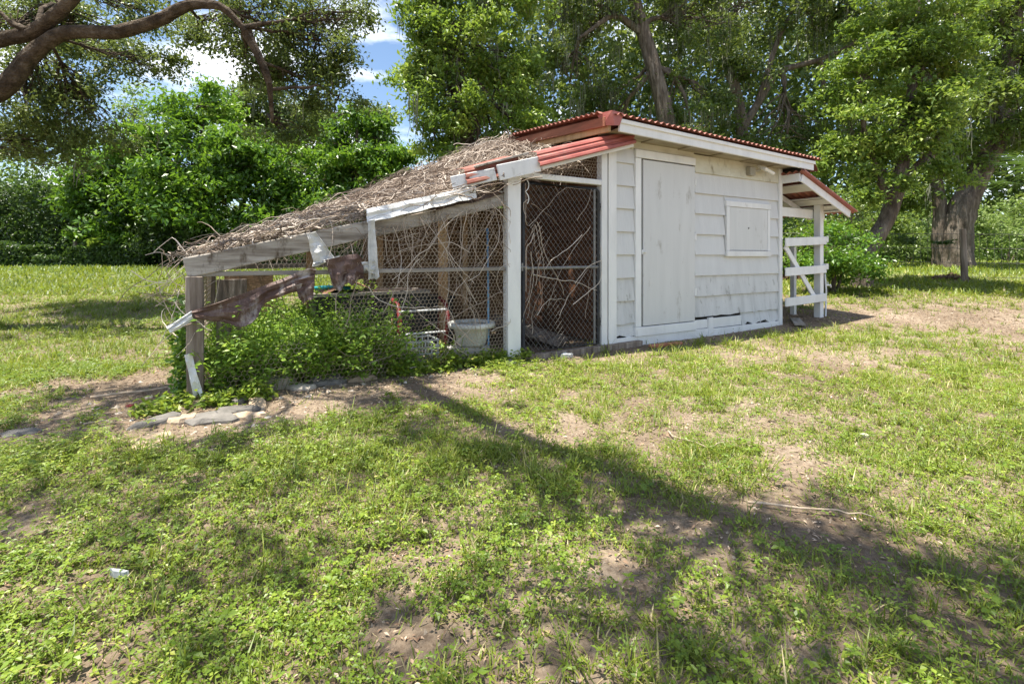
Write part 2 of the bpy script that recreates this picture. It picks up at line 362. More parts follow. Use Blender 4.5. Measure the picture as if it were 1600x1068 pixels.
# ground: sandy soil, darker humus patches, pale sand flecks
def soil_mat():
    m, nt, out = new_mat('soil')
    N = nt.nodes; Lk = nt.links
    tcn = N.new("ShaderNodeTexCoord")
    n1 = N.new("ShaderNodeTexNoise"); n1.inputs['Scale'].default_value = .9; n1.inputs['Detail'].default_value = 9; n1.inputs['Roughness'].default_value = .65
    n2 = N.new("ShaderNodeTexNoise"); n2.inputs['Scale'].default_value = 38; n2.inputs['Detail'].default_value = 6; n2.inputs['Roughness'].default_value = .7
    n3 = N.new("ShaderNodeTexVoronoi"); n3.inputs['Scale'].default_value = 55
    for n in (n1, n2, n3): Lk.new(tcn.outputs['Object'], n.inputs['Vector'])
    r1 = ramp(nt, [(.30, (.135, .10, .07)), (.5, (.225, .175, .128)), (.7, (.33, .268, .205))]); Lk.new(n1.outputs['Fac'], r1.inputs['Fac'])
    r2 = ramp(nt, [(.3, (.42, .36, .32)), (.55, (1, 1, 1)), (.75, (1.35, 1.3, 1.25))]); Lk.new(n2.outputs['Fac'], r2.inputs['Fac'])
    mx = N.new("ShaderNodeMix"); mx.data_type = 'RGBA'; mx.blend_type = 'MULTIPLY'; mx.inputs['Factor'].default_value = .9
    Lk.new(r1.outputs['Color'], mx.inputs['A']); Lk.new(r2.outputs['Color'], mx.inputs['B'])
    # beyond the last modelled tufts the lawn itself gives the colour
    sep = N.new("ShaderNodeSeparateXYZ"); Lk.new(tcn.outputs['Object'], sep.inputs[0])
    mr = N.new("ShaderNodeMapRange"); mr.inputs['From Min'].default_value = 9.5; mr.inputs['From Max'].default_value = 15
    Lk.new(sep.outputs['Y'], mr.inputs['Value'])
    mg = N.new("ShaderNodeMix"); mg.data_type = 'RGBA'; Lk.new(mr.outputs['Result'], mg.inputs['Factor'])
    Lk.new(mx.outputs['Result'], mg.inputs['A']); mg.inputs['B'].default_value = (.10, .155, .022, 1)
    p = N.new("ShaderNodeBsdfPrincipled"); p.inputs['Roughness'].default_value = .95; p.inputs['Specular IOR Level'].default_value = .15
    Lk.new(mg.outputs['Result'], p.inputs['Base Color'])
    b = N.new("ShaderNodeBump"); b.inputs['Strength'].default_value = .9; b.inputs['Distance'].default_value = .02
    Lk.new(n2.outputs['Fac'], b.inputs['Height']); Lk.new(b.outputs['Normal'], p.inputs['Normal'])
    Lk.new(p.outputs['BSDF'], out.inputs['Surface'])
    return m
M['soil'] = soil_mat()

# ------------------------------------------------------------------ ground sheet
def surf_z(x, y):
    near = np.exp(-(np.hypot(x, y) / 14) ** 2)
    return ground_z(x, y) + near * (.035 * (fbm(x * 1.3, y * 1.3, 5) - .5) + .018 * (fbm(x * 6, y * 6, 9) - .5))

def axis_pts(n, far):
    u = np.linspace(-1, 1, n); return np.sign(u) * (np.abs(u) * 9 + (far - 9) * np.abs(u) ** 7)
NG = 280
gx = axis_pts(NG, 400.0); gy = 4.0 + axis_pts(NG, 400.0)
XX, YY = np.meshgrid(gx, gy, indexing='ij')
GV = np.stack([XX, YY, surf_z(XX, YY)], -1).reshape(-1, 3)
ii = np.arange(NG * NG).reshape(NG, NG)
GF = np.stack([ii[:-1, :-1], ii[1:, :-1], ii[1:, 1:], ii[:-1, 1:]], -1).reshape(-1, 4)
g = np_mesh("ground", GV, GF, M['soil'], smooth=True)
tag(g, "sandy brown yard soil showing between grass and weeds", "ground", kind="structure")

# ------------------------------------------------------------------ shed frame of reference
O2 = np.array([1.174, 5.43]); U2 = np.array([.8657, .5005]); N2 = np.array([-.5005, .8657])
RZ = math.atan2(U2[1], U2[0])
def W(t, n, z=0.0):
    p = O2 + U2 * t + N2 * n; return np.array([p[0], p[1], z])
def to_local(x, y):
    dx = x - O2[0]; dy = y - O2[1]
    return dx * U2[0] + dy * U2[1], dx * N2[0] + dy * N2[1]

# ================================================================== SHED
shed = empty("shed", W(0, 0), RZ)
tag(shed, "white shingled shed with closed door, wall hatch and red corrugated roof", "shed")
SL = 3.24
mb = MB(); mb.box(.03, SL - .02, .012, .09, .0, 2.36); mb.box(.03, .10, .09, 2.55, .0, 2.5)
mb.box(SL - .09, SL - .02, .09, 2.55, .0, 2.5); mb.box(.10, SL - .09, 2.48, 2.55, .0, 2.5)
mb.build("wall", M['dark'], shed)

ZC = [.265, .53, .797, 1.067, 1.333, 1.60, 1.865, 2.130, 2.36]
def shingle(t0, t1, z0, z1, ragged=0.0, mat='white_shingle'):
    """one shingle: thin at its top, proud at its butt; ragged ones have a broken lower edge"""
    k = 13 if ragged else 2
    ts = np.linspace(t0 + .0004, t1 - .0004, k)
    zb = np.full(k, z0)
    if ragged:
        zb = z0 + ragged * (fbm(ts * 9 + t0 * 31, ts * 0 + z0 * 13, 3, 4) - .45) * 1.6
    yo = 0.0
    V = []; Fq = []
    for i in range(k):
        V += [[ts[i], .006, z1], [ts[i], .012, z1], [ts[i], -.024 + yo, zb[i]], [ts[i], .010, zb[i]]]
    for i in range(k - 1):
        a = i * 4; b = a + 4
        Fq += [[a, a + 2, b + 2, b], [a + 2, a + 3, b + 3, b + 2], [a, b, b + 1, a + 1]]
    Fq += [[0, 1, 3, 2], [(k - 1) * 4, (k - 1) * 4 + 2, (k - 1) * 4 + 3, (k - 1) * 4 + 1]]
    return np_mesh("shingle", np.array(V, float), np.array(Fq), M[mat], shed)

rows = [(.10, .268)] + [(ZC[i], ZC[i + 1] + .006) for i in range(8)]
HATCH = (1.955, 2.965, 1.045, 1.80)
for r, (z0, z1) in enumerate(rows):
    rg = .11 if r == 0 else (.03 if r == 1 else (.004 if r == 2 else 0))
    mt = 'white_worn' if r <= 2 else 'white_shingle'
    shingle(.005, .298, z0, z1, rg, mt)
    if r == 8: mt = 'cream'
    edges = [1.352]
    w0 = 1.22 if r % 2 else .72
    e = 1.352 + w0
    while e < 3.16 - .1: edges.append(e); e += 1.22
    edges.append(3.19)
    if r == 0: edges = [2.32, 2.75, 3.19]
    for a, b in zip(edges[:-1], edges[1:]):
        segs = [(a, b)]
        if z1 > HATCH[2] + .05 and z0 < HATCH[3] - .05:
            segs = []
            if a < HATCH[0]: segs.append((a, min(b, HATCH[0])))
            if b > HATCH[1]: segs.append((max(a, HATCH[1]), b))
            if z1 > HATCH[3] + .03 and b > HATCH[0] and a < HATCH[1]: shingle(max(a, HATCH[0]), min(b, HATCH[1]), HATCH[3] - .005, z1, 0, mt)
        for s0, s1 in segs:
            if s1 - s0 > .02: shingle(s0, s1, z0, z1, rg, mt)
# cream frieze over the door
board("frieze_board", M['cream'], shed, .30, 1.35, -.004, .012, 2.315, 2.44)
board("frieze_board", M['cream'], shed, .005, .298, -.006, .012, 2.30, 2.46)
# trims
board("corner_board", M['white'], shed, SL - .048, SL + .03, -.034, .06, .02, 2.37)
board("corner_board", M['white'], shed, -.115, .004, -.036, -.004, .02, 2.36)
board("skirt_board", M['white'], shed, .005, 1.60, -.030, .011, -.02, .105, jit=.003)
board("skirt_board", M['white'], shed, 1.605, 3.19, -.026, .011, -.02, .095, jit=.003)
board("skirt_board", M['white'], shed, 1.69, 2.32, -.016, .011, .10, .232, jit=.003)
board("skirt_board", M['white'], shed, 1.345, 1.60, -.016, .011, .11, .222, jit=.003)
board("skirt_batten", M['white'], shed, 1.60, 1.69, -.036, -.004, .0, .245, jit=.003)
# door
for nm, a in (("door_jamb", (.30, .395, -.034, .011, .215, 2.205)), ("door_header", (.30, 1.345, -.038, .011, 2.21, 2.305)), ("door_sill", (.29, 1.343, -.046, .011, .105, .212))):
    board(nm, M['white'], shed, *a)
door = board("door", M['door'], shed, .425, 1.335, -.032, -.006, .222, 2.195, .003)
mb = MB(); mb.box(.405, .43, .0, .008, .22, 2.2); mb.build("door_gap", M['dark'], shed)
mb = MB(); mb.box(.408, .47, -.040, -.032, 1.085, 1.105); mb.tube([(.40, -.045, 1.10), (.43, -.052, 1.10), (.455, -.044, 1.095)], .006, 6)
mb.box(.395, .412, -.044, -.034, 1.075, 1.125)
mb.build("hasp", M['galv'], door)
for zz in (.55, 1.25, 1.95):
    mb = MB(); mb.box(1.325, 1.36, -.036, -.031, zz, zz + .09); mb.tube([(1.342, -.038, zz), (1.342, -.038, zz + .09)], .006, 6); mb.build("hinge", M['white'], door)
# hatch
hat = board("hatch", M['door'], shed, 2.03, 2.90, -.030, -.006, 1.13, 1.720, .003)
board("hatch_frame", M['white'], hat, 1.955, 2.965, -.042, .008, 1.722, 1.798)
board("hatch_frame", M['white'], hat, 1.965, 2.028, -.040, .008, 1.125, 1.720)
board("hatch_frame", M['white'], hat, 2.902, 2.955, -.036, .008, 1.125, 1.720)
board("hatch_sill", M['white'], hat, 1.955, 2.965, -.050, .008, 1.045, 1.123)
mb = MB(); mb.tube([(2.45, -.030, 1.44), (2.45, -.040, 1.44)], .011, 8); mb.build("hatch_bolt", M['grey_pipe'], hat)
# floodlight
fl = MB(); fl.box(2.42, 2.54, -.085, .0, 2.175, 2.295); fl.build("floodlight", M['lamp_box'], shed); fl_o = bpy.data.objects["floodlight"]; bev_obj(fl_o, .01, 2)
mb = MB(); mb.tube([(2.53, -.06, 2.25), (2.57, -.09, 2.245), (2.60, -.11, 2.25)], .013, 6); mb.build("lamp_arm", M['lamp_box'], fl_o)
mbx = MB(); mbx.box(-.115, .115, -.07, .07, -.02, .02, Matrix.Translation((2.69, -.14, 2.26)) @ Matrix.Rotation(math.radians(14), 4, 'Y') @ Matrix.Rotation(math.radians(28), 4, 'X'))
bev_obj(mbx.build("lamp_head", M['glass_lamp'], fl_o), .008, 2)
# outlet box bits
# eaves
RN0, RN1, RT0, RT1 = -.30, 2.9, -.317, 3.585
def eave_z(t): return 2.54 - .075 * (t - RT0) / (RT1 - RT0)
fz0 = eave_z(RT0) - .03; fz1 = eave_z(RT1) - .03
beam("fascia", M['white'], shed, (RT0 + .10, RN0 - .008, fz0 - .075), (RT1 - .02, RN0 - .008, fz1 - .075), .028, .115)
beam("fascia_trim", M['white'], shed, (RT0 + .09, RN0 - .030, fz0 - .022), (RT1 - .005, RN0 - .030, fz1 - .022), .022, .045)
for k in range(6):
    a = RT0 + .1 + k * .63; b = min(a + .62, RT1 - .05)
    mb = MB(); mb.box(a, b, RN0 + .008, .03, 2.405 - .012 * k, 2.42 - .012 * k); mb.build("soffit_board", M['soffit'], shed)
# right rafter tail / broken corner
mb = MB(); mb.box(3.28, 3.60, -.27, .6, 2.30, 2.33); mb.build("soffit_board", M['dark'], shed)
V = np.array([[3.55, -.33, 2.47], [3.72, -.30, 2.32], [3.80, .9, 2.30], [3.55, .9, 2.52], [3.55, -.33, 2.462], [3.72, -.30, 2.312], [3.80, .9, 2.292], [3.55, .9, 2.512]])
np_mesh("bent_sheet", V, np.array([[0, 1, 2, 3], [7, 6, 5, 4], [0, 4, 5, 1], [1, 5, 6, 2], [2, 6, 7, 3], [3, 7, 4, 0]]), M['red_sheet'], shed)

def corrugated(name, t0, t1, n0, n1, zf, mat, parent, period=.092, amp=.0155, axis=0, step=.0127, thick=.0025, ragged=.01):
    """corrugated sheet; axis 0: waves counted along t, 1: along n"""
    if axis == 0: a0, a1, b0, b1 = t0, t1, n0, n1
    else: a0, a1, b0, b1 = n0, n1, t0, t1
    A = np.arange(a0, a1 + 1e-6, step); B = np.linspace(b0, b1, 8)
    AA, BB = np.meshgrid(A, B, indexing='ij')
    wob = ragged * (fbm(A * 3, A * 0 + t0, 8) - .5)
    BB = BB + np.where(np.arange(8)[None, :] == 0, wob[:, None], 0)
    w = amp * np.sin(AA / period * 2 * np.pi)
    T_, N_ = (AA, BB) if axis == 0 else (BB, AA)
    Z = zf(T_, N_) + w + .006 * (fbm(T_ * 4, N_ * 4, 21) - .5)
    top = np.stack([T_, N_, Z], -1).reshape(-1, 3); bot = top - [0, 0, thick]
    na, nb = AA.shape; id_ = np.arange(na * nb).reshape(na, nb)
    q = np.stack([id_[:-1, :-1], id_[1:, :-1], id_[1:, 1:], id_[:-1, 1:]], -1).reshape(-1, 4)
    k = na * nb
    fr = np.stack([id_[:-1, 0], id_[1:, 0], id_[1:, 0] + k, id_[:-1, 0] + k], -1)
    bk = np.stack([id_[:-1, -1], id_[1:, -1], id_[1:, -1] + k, id_[:-1, -1] + k], -1)
    return np_mesh(name, np.vstack([top, bot]), np.vstack([q, q[:, ::-1] + k, fr, bk]), mat, parent)
RIDGE = 1.95
def roof_z(t, n): return eave_z(t) + .012 + .095 * np.minimum(n - RN0, RIDGE) - .30 * np.maximum(0, n - RN0 - RIDGE)
sw = (RT1 + .03 - RT0) / 6
for k in range(6):
    corrugated("roof_sheet", RT0 + k * sw, RT0 + (k + 1) * sw + .06, RN0 - .075, RN1, lambda t, n, k=k: roof_z(t, n) + .004 * (k % 2), M['red_sheet'], shed)
corrugated("rake_sheet", RT0 - .075, RT0 + .28, RN0 + .10, RN0 + 2.15, lambda t, n: roof_z(t, n) + .028, M['red_sheet'], shed, period=.09, amp=.015, axis=1)
beam("rake_board", M['rake_wood'], shed, (RT0 - .02, RN0 + .06, 2.485), (RT0 - .02, RN0 + 2.2, 2.485 + .19), .03, .10)
beam("rake_board", M['raw_wood'], shed, (RT0 + .02, RN0 + .04, 2.425), (RT0 + .02, RN0 + 2.2, 2.425 + .17), .03, .10)
# painted metal corner bracket at the peak of the two eaves
Vb = np.array([[RT0 - .03, RN0 - .05, 2.575], [RT0 + .13, RN0 - .055, 2.565], [RT0 + .07, RN0 - .055, 2.43], [RT0 + .0, RN0 - .05, 2.42], [RT0 - .03, RN0 + .20, 2.60], [RT0 - .03, RN0 + .10, 2.45], [RT0 + .16, RN0 + .2, 2.59]])
np_mesh("corner_cap", Vb, np.array([[0, 3, 2, 1], [0, 4, 5, 3], [0, 1, 6, 4]]), M['red_metal'], shed).modifiers.new("solid", 'SOLIDIFY').thickness = .006
# brown side wall seen inside the run: boards and battens
for k in range(10):
    z0 = .02 + k * .245
    mb = MB(); V = np.array([[-.028, .06, z0], [-.028, 2.5, z0], [-.006, 2.5, z0 + .243], [-.006, .06, z0 + .243], [.03, .06, z0], [.03, 2.5, z0], [.03, 2.5, z0 + .243], [.03, .06, z0 + .243]])
    np_mesh("side_board", V, np.array([[0, 3, 2, 1], [0, 1, 5, 4], [3, 7, 6, 2], [0, 4, 7, 3], [1, 2, 6, 5]]), M['brown_side'], shed)

# ================================================================== LEAN-TO SHELTER (right end)
lean = empty("lean_to_shelter", W(SL, 0), RZ)
tag(lean, "small white open lean-to with board gate against right end of shed", "lean-to")
def Lb(name, mat, *a, **k): return board(name, mat, lean, *a, **k)
def lz(t): return 2.25 - .345 * t          # top of the rake at n=-.3, t from shed corner
Lb("post", M['white'], 1.035, 1.135, -.05, .05, .02, lz(1.1) + .02 - .02)
Lb("post", M['white'], 1.035, 1.125, 2.15, 2.24, .02, lz(1.1) - .02)
Lb("post", M['white'], .93, 1.00, .30, .37, .02, 1.20)
beam("rake_fascia", M['white'], lean, (.035, -.30, lz(.035) - .065), (1.40, -.30, lz(1.40) - .055), .026, .11)
beam("end_fascia", M['white'], lean, (.03, -.29, lz(0) - .065), (.03, -.002, lz(0) - .065), .026, .12)
for n_ in (.28, .86, 1.44, 2.02):
    beam("rafter", M['white'], lean, (.04, n_, lz(.04) - .09), (1.36, n_, lz(1.36) - .085), .045, .085)
for t_ in (.30, .78, 1.30):
    beam("purlin", M['white'], lean, (t_, -.28, lz(t_) - .035), (t_, 2.25, lz(t_) - .035), .09, .022)
for k in range(5):      # pale ceiling boards between the purlins
    a = .09 + k * .25
    if k in (0, 2): continue
    beam("ceiling_board", M['white'], lean, (a + .12, -.27, lz(a + .12) - .018), (a + .12, 2.2, lz(a + .12) - .018), .20, .010, roll=math.atan(.345))
beam("header", M['white'], lean, (.04, .085, 1.73), (1.40, .085, 1.72), .04, .14)
for k in range(4):
    corrugated("roof_sheet", -.02, 1.50, -.345 + k * .65, -.345 + (k + 1) * .65 + .05, lambda t, n, k=k: lz(t) + .012 + .004 * (k % 2), M['red_sheet'], lean, axis=1)
beam("roof_edge", M['red_metal'], lean, (.0, -.345, lz(0) + .022), (1.50, -.345, lz(1.5) + .022), .055, .022)
for z_, dz in ((1.255, .045), (.815, .03), (.365, .03)):
    beam("gate_board", M['white'], lean, (.035, -.075, z_), (1.15, -.075, z_ + dz), .024, .125)
beam("gate_brace", M['white'], lean, (.07, -.045, 1.20), (.90, -.045, .38), .024, .085)
mb = MB(); mb.tube([(1.15, -.06, 1.33), (1.24, -.05, 1.30), (1.25, -.05, 1.27)], .012, 6); mb.box(1.13, 1.20, -.09, -.05, 1.28, 1.36); mb.build("gate_hinge", M['galv'], lean)
mb = MB(); mb.box(1.13, 1.20, -.09, -.05, .84, .93); mb.build("gate_hinge", M['galv'], lean)
beam("wall_plank", M['grey_wood'], lean, (.1, 2.2, .50), (1.2, 2.2, .52), .03, .26)
beam("wall_plank", M['grey_wood'], lean, (.1, 2.2, .95), (1.2, 2.2, .93), .03, .05)

# ================================================================== CHICKEN RUN (left)
run = empty("chicken_run", W(0, 0), RZ)
tag(run, "collapsing wood and chicken-wire run sloping down from shed's left side", "chicken run")
beam("post", M['old_post'], run, (-4.0, 0.0, -.05), (-4.005, 0, .905), .105, .105, .006, 5, .003)
beam("gate_post", M['white'], run, (-1.355, .0, -.04), (-1.355, .0, 1.96), .15, .10, .004, 3, .001)
board("gate_post", M['white'], run, -.218, -.132, -.035, .05, -.02, 2.27)
board("post", M['raw_wood'], run, -1.87, -1.79, .62, .70, -.02, 1.75)
board("post", M['raw_wood'], run, -3.02, -2.93, 2.06, 2.15, .0, 1.52)
board("post", M['old_post'], run, -4.04, -3.95, 2.06, 2.16, .0, .95)
board("post", M['raw_wood'], run, -1.50, -1.42, 2.06, 2.15, .0, 2.2)
board("gate_header", M['white'], run, -1.278, -.219, -.04, .03, 1.842, 1.90)
beam("sill_board", M['old_post'], run, (-1.36, -.06, .02), (.35, -.06, .03), .08, .07, .004, 4, .004)
# sloped front beam: two lengths of weathered timber
beam("front_beam", M['weathered'], run, (-4.06, -.01, .965), (-2.72, -.01, 1.29), .055, .145, .007, 8, .004)
beam("front_beam", M['weathered'], run, (-2.78, .05, 1.27), (-1.43, .05, 1.635), .045, .15, .007, 8, .003)
beam("rail", M['grey_wood'], run, (-4.0, .0, .918), (-1.44, .0, .925), .045, .036, .003, 6, .002)
beam("rail", M['grey_wood'], run, (-4.0, 2.1, .93), (-1.5, 2.1, .96), .045, .06, .003, 4, .002)
beam("rear_beam", M['weathered'], run, (-4.05, 2.1, 1.0), (-1.4, 2.1, 2.05), .045, .14, .004)
for t_ in (-3.3, -2.45, -1.75):
    beam("rafter", M['grey_wood'], run, (t_, .06, .99 + .262 * (t_ + 4) - .03), (t_, 2.08, .99 + .40 * (t_ + 4) - .03), .04, .07, .003)
beam("end_rail", M['grey_wood'], run, (-4.0, .06, .90), (-4.0, 2.08, .92), .05, .06, .003)
# rake fascia above gate: two white boards, red metal strips
def rz(t): return 2.345 + .2985 * (t - .15)
beam("rake_fascia", M['white'], run, (.14, -.15, rz(.14) - .02), (-1.10, -.15, rz(-1.10) - .02), .026, .07)
beam("rake_fascia", M['white'], run, (-1.14, -.165, rz(-1.14) + .005), (-1.60, -.165, rz(-1.60) + .015), .026, .15)
beam("rake_fascia", M['galv'], run, (-1.605, -.12, rz(-1.60) + .01), (-2.02, -.03, rz(-2.02) + .03), .02, .12)
def ribbed_strip(name, t0, t1, n0, mat, lift=0.0, prof=None, tw=0.0):
    prof = prof or [(-.066, -.078), (-.080, -.066), (-.070, -.040), (-.040, -.024), (-.036, -.012), (-.052, -.004), (-.046, .020), (-.018, .036), (-.012, .044), (-.022, .052), (-.006, .078), (.03, .088), (.10, .098), (.30, .11)]
    ts = np.linspace(t0, t1, 9); V = []; k = len(prof)
    for i, t in enumerate(ts):
        for (a, b) in prof:
            V.append([t, n0 + a + .006 * math.sin(i * 2.1), rz(t) + .055 + lift + b + tw * i * a])
    V = np.array(V); id_ = np.arange(9 * k).reshape(9, k)
    q = np.stack([id_[:-1, :-1], id_[1:, :-1], id_[1:, 1:], id_[:-1, 1:]], -1).reshape(-1, 4)
    o = np_mesh(name, V, q, mat, run, smooth=False); s = o.modifiers.new("solid", 'SOLIDIFY'); s.thickness = .004
    return o
ribbed_strip("roof_strip", -1.165, .115, -.15, M['red_metal'])
ribbed_strip("roof_strip", -1.90, -1.32, -.04, M['red_sheet'], .0, tw=.012)
beam("roof_lath", M['weathered'], run, (-1.80, -.05, rz(-1.80) + .13), (-1.22, -.06, rz(-1.22) + .145), .10, .02)
# crumpled pale flashing on the front beam
ts = np.linspace(-2.80, -1.78, 12); V = []
for i, t in enumerate(ts):
    z = 1.352 + .268 * (t + 2.78); j = .008 * math.sin(i * 1.9)
    V += [[t, .16, z + .075 + j], [t, -.045 + j, z + .095], [t, -.06, z + .06 + j], [t, -.05 + j, z + .035 + .004 * math.sin(i * 3.1)], [t, -.075 + j, z - .02 + .005 * math.sin(i * 2.3)]]
id_ = np.arange(60).reshape(12, 5)
o = np_mesh("flashing", np.array(V), np.stack([id_[:-1, :-1], id_[1:, :-1], id_[1:, 1:], id_[:-1, 1:]], -1).reshape(-1, 4), M['galv'], run)
o.modifiers.new("solid", 'SOLIDIFY').thickness = .004
# wire netting -----------------------------------------------------
def hex_wire(name, inside, u0, u1, v0, v1, place, cell=.036, r=.0019, mat='hexwire'):
    w = cell; h = cell * .62; segs = []
    nu = int((u1 - u0) / w) + 2; nv = int((v1 - v0) / (h * 1.5)) + 2
    for j in range(nv):
        for i in range(nu):
            cx = u0 + i * w + (w / 2 if j % 2 else 0); cy = v0 + j * h * 1.5
            p = [(cx, cy + h), (cx + w / 2, cy + h * .45), (cx + w / 2, cy - h * .45), (cx, cy - h)]
            for a, b in zip(p[:-1], p[1:]):
                m_ = ((a[0] + b[0]) / 2, (a[1] + b[1]) / 2)
                if inside(*m_): segs.append((a, b))
    S = np.array(segs)                     # (n,2,2)
    wob = .012 * np.sin(S[..., 0] * 5) * np.sin(S[..., 1] * 4 + 1)
    P = place(S[..., 0], S[..., 1], wob)
    Vv, q = batch_tubes(P, np.full(P.shape[:2], r), 3)
    return np_mesh(name, Vv, q, M[mat], run)
front = lambda u, v, w_: np.stack([u, -.008 + w_ * .6, v], -1)
def beam_z(t): return .965 + .258 * (t + 4.06)
def in_front(u, v):
    if u > -1.43 or u < -4: return False
    if v > beam_z(u) - .02: return False
    if u > -2.95 + .12 * math.sin(v * 9): return v > .02
    if v > .95 and u > -3.6: return True
    return v < .30 + .08 * math.sin(u * 7) and v > .0
hex_wire("chicken_wire", in_front, -4.0, -1.4, 0, 1.75, front)
hex_wire("chicken_wire", lambda u, v: -1.28 < u < -.22 and 1.90 < v < rz(u) - .05, -1.3, -.2, 1.85, 2.3, front)
hex_wire("chicken_wire", lambda u, v: .02 < v < .95 and u < 2.1, 0, 2.1, 0, .95, lambda u, v, w_: np.stack([-4.0 + w_, u, v], -1), cell=.045)
hex_wire("chicken_wire", lambda u, v: .3 < v < .95 + .38 * (u + 4), -4, -1.5, .3, 1.9, lambda u, v, w_: np.stack([u, 2.12 + w_, v], -1), cell=.055)
# gate --------------------------------------------------------------
gate_mb = MB()
G0, G1, GZ0, GZ1 = -1.225, -.245, .075, 1.80
gate_mb.tube([(G0, 0, GZ0), (G0, 0, GZ1 - .03), (G0 + .03, 0, GZ1), (G1 - .03, 0, GZ1), (G1, 0, GZ1 - .03), (G1, 0, GZ0 + .0), (G0, 0, GZ0)], .021, 8)
gate = gate_mb.build("gate", M['black_pipe'], run, smooth=True)
mb = MB(); mb.tube([(G0, -.004, .925), (G1, -.004, .93)], .016, 8); mb.build("gate_rail", M['grey_pipe'], gate)
mb = MB(); mb.tube([(G1 - .055, -.004, GZ0), (G1 - .055, -.004, GZ1)], .014, 8); mb.build("gate_stile", M['grey_pipe'], gate)
segs = []; d = .062
for k in range(-40, 60):
    for s in (1, -1):
        # zig-zag diagonals clipped to the frame
        c = G0 + k * d
        pts = [(c + s * (z - GZ0) * .86, z) for z in np.arange(GZ0, GZ1 + .01, d / 2)]
        pts = [(a, b) for a, b in pts]
        for a, b in zip(pts[:-1], pts[1:]):
            if G0 < (a[0] + b[0]) / 2 < G1: segs.append([(a[0], .010 * s, a[1]), (b[0], .010 * s, b[1])])
P = np.array(segs); Vv, q = batch_tubes(P, np.full(P.shape[:2], .0030), 3)
np_mesh("chain_link", Vv, q, M['link'], gate)
for z_ in (.32, 1.60):
    mb = MB(); mb.tube([(G1 + .0, 0, z_ - .04), (G1, 0, z_ + .04)], .030, 8); mb.tube([(G1, 0, z_), (-.21, -.01, z_)], .014, 6); mb.build("gate_hinge", M['black_pipe'], gate)
mb = MB(); mb.tube([(G0 - .06, -.03, .94), (G0 + .03, -.03, .94)], .010, 6); mb.tube([(G0 - .03, -.03, .90), (G0 - .03, -.03, .98)], .012, 6); mb.build("gate_latch", M['grey_pipe'], gate)
a = np.linspace(0, 6.28 * 1.5, 20)
mb = MB(); mb.tube(np.stack([-1.235 + .02 * np.sin(a) + .02, np.full(20, -.06), 1.80 - a * .022 + .015 * np.cos(a)], -1), .005, 5); mb.build("tie_wire", M['galv'], run)

# ================================================================== THINGS IN AND ON THE RUN
def thing(name, label, cat, t, n, z=None, rz_=0.0, group=None):
    p = W(t, n); zz = float(surf_z(p[0], p[1])) if z is None else z
    e = empty(name, (p[0], p[1], zz), RZ + rz_); tag(e, label, cat, group); return e

def lathe(prof, S=24):
    prof = np.array(prof); K = len(prof); a = np.arange(S) / S * 2 * np.pi
    V = np.stack([prof[:, None, 0] * np.cos(a), prof[:, None, 0] * np.sin(a), np.repeat(prof[:, 1:2], S, 1)], -1).reshape(-1, 3)
    id_ = np.arange(K * S).reshape(K, S)
    q = np.stack([id_[:-1], np.roll(id_[:-1], -1, 1), np.roll(id_[1:], -1, 1), id_[1:]], -1).reshape(-1, 4)
    return V, q

# flower pot on a concrete block
blk = thing("concrete_block", "rough grey concrete block under the white flower pot", "block", -1.74, .22)
o = MB(); o.box(-.20, .20, -.11, .11, 0, .155); o = o.build("block_body", M['concrete'], blk); bev_obj(o, .018, 2)
pot = thing("flower_pot", "round white flower pot with thick rim standing on concrete block", "pot", -1.70, .22, .16)
o = MB(); o.add(*lathe([(.0, .0), (.135, .0), (.145, .02), (.185, .19), (.190, .195), (.175, .19), (.13, .03), (0, .03)])); o.build("pot_body", M['pot'], pot, smooth=True)
o = MB(); o.add(*lathe([(.188, .175), (.232, .18), (.238, .20), (.236, .228), (.20, .232), (.188, .20)])); o.build("rim", M['pot'], pot, smooth=True)
# black planter tub with soil
tub = thing("planter_tub", "long black plastic planter tub inside the wire run", "tub", -2.55, .95, None)
mb = MB()
for (x0, x1, y0, y1) in ((-.55, .55, -.25, -.235), (-.55, .55, .235, .25), (-.55, -.535, -.235, .235), (.535, .55, -.235, .235)): mb.box(x0, x1, y0, y1, 0, .66)
mb.box(-.535, .535, -.235, .235, 0, .03); mb.build("tub_body", M['black_plastic'], tub)
mb = MB()
for (x0, x1, y0, y1) in ((-.58, .58, -.275, -.235), (-.58, .58, .235, .275), (-.58, -.535, -.235, .235), (.535, .58, -.235, .235)): mb.box(x0, x1, y0, y1, .661, .69)
mb.build("rim", M['grey_wood'], tub)
gxx, gyy = np.meshgrid(np.linspace(-.53, .53, 20), np.linspace(-.23, .23, 10), indexing='ij')
hz = .60 + .16 * np.exp(-((gxx + .2) / .25) ** 2) + .05 * fbm(gxx * 9, gyy * 9, 3)
id_ = np.arange(200).reshape(20, 10)
np_mesh("soil", np.stack([gxx, gyy, hz], -1).reshape(-1, 3), np.stack([id_[:-1, :-1], id_[1:, :-1], id_[1:, 1:], id_[:-1, 1:]], -1).reshape(-1, 4), M['soil_heap'], tub, smooth=True)
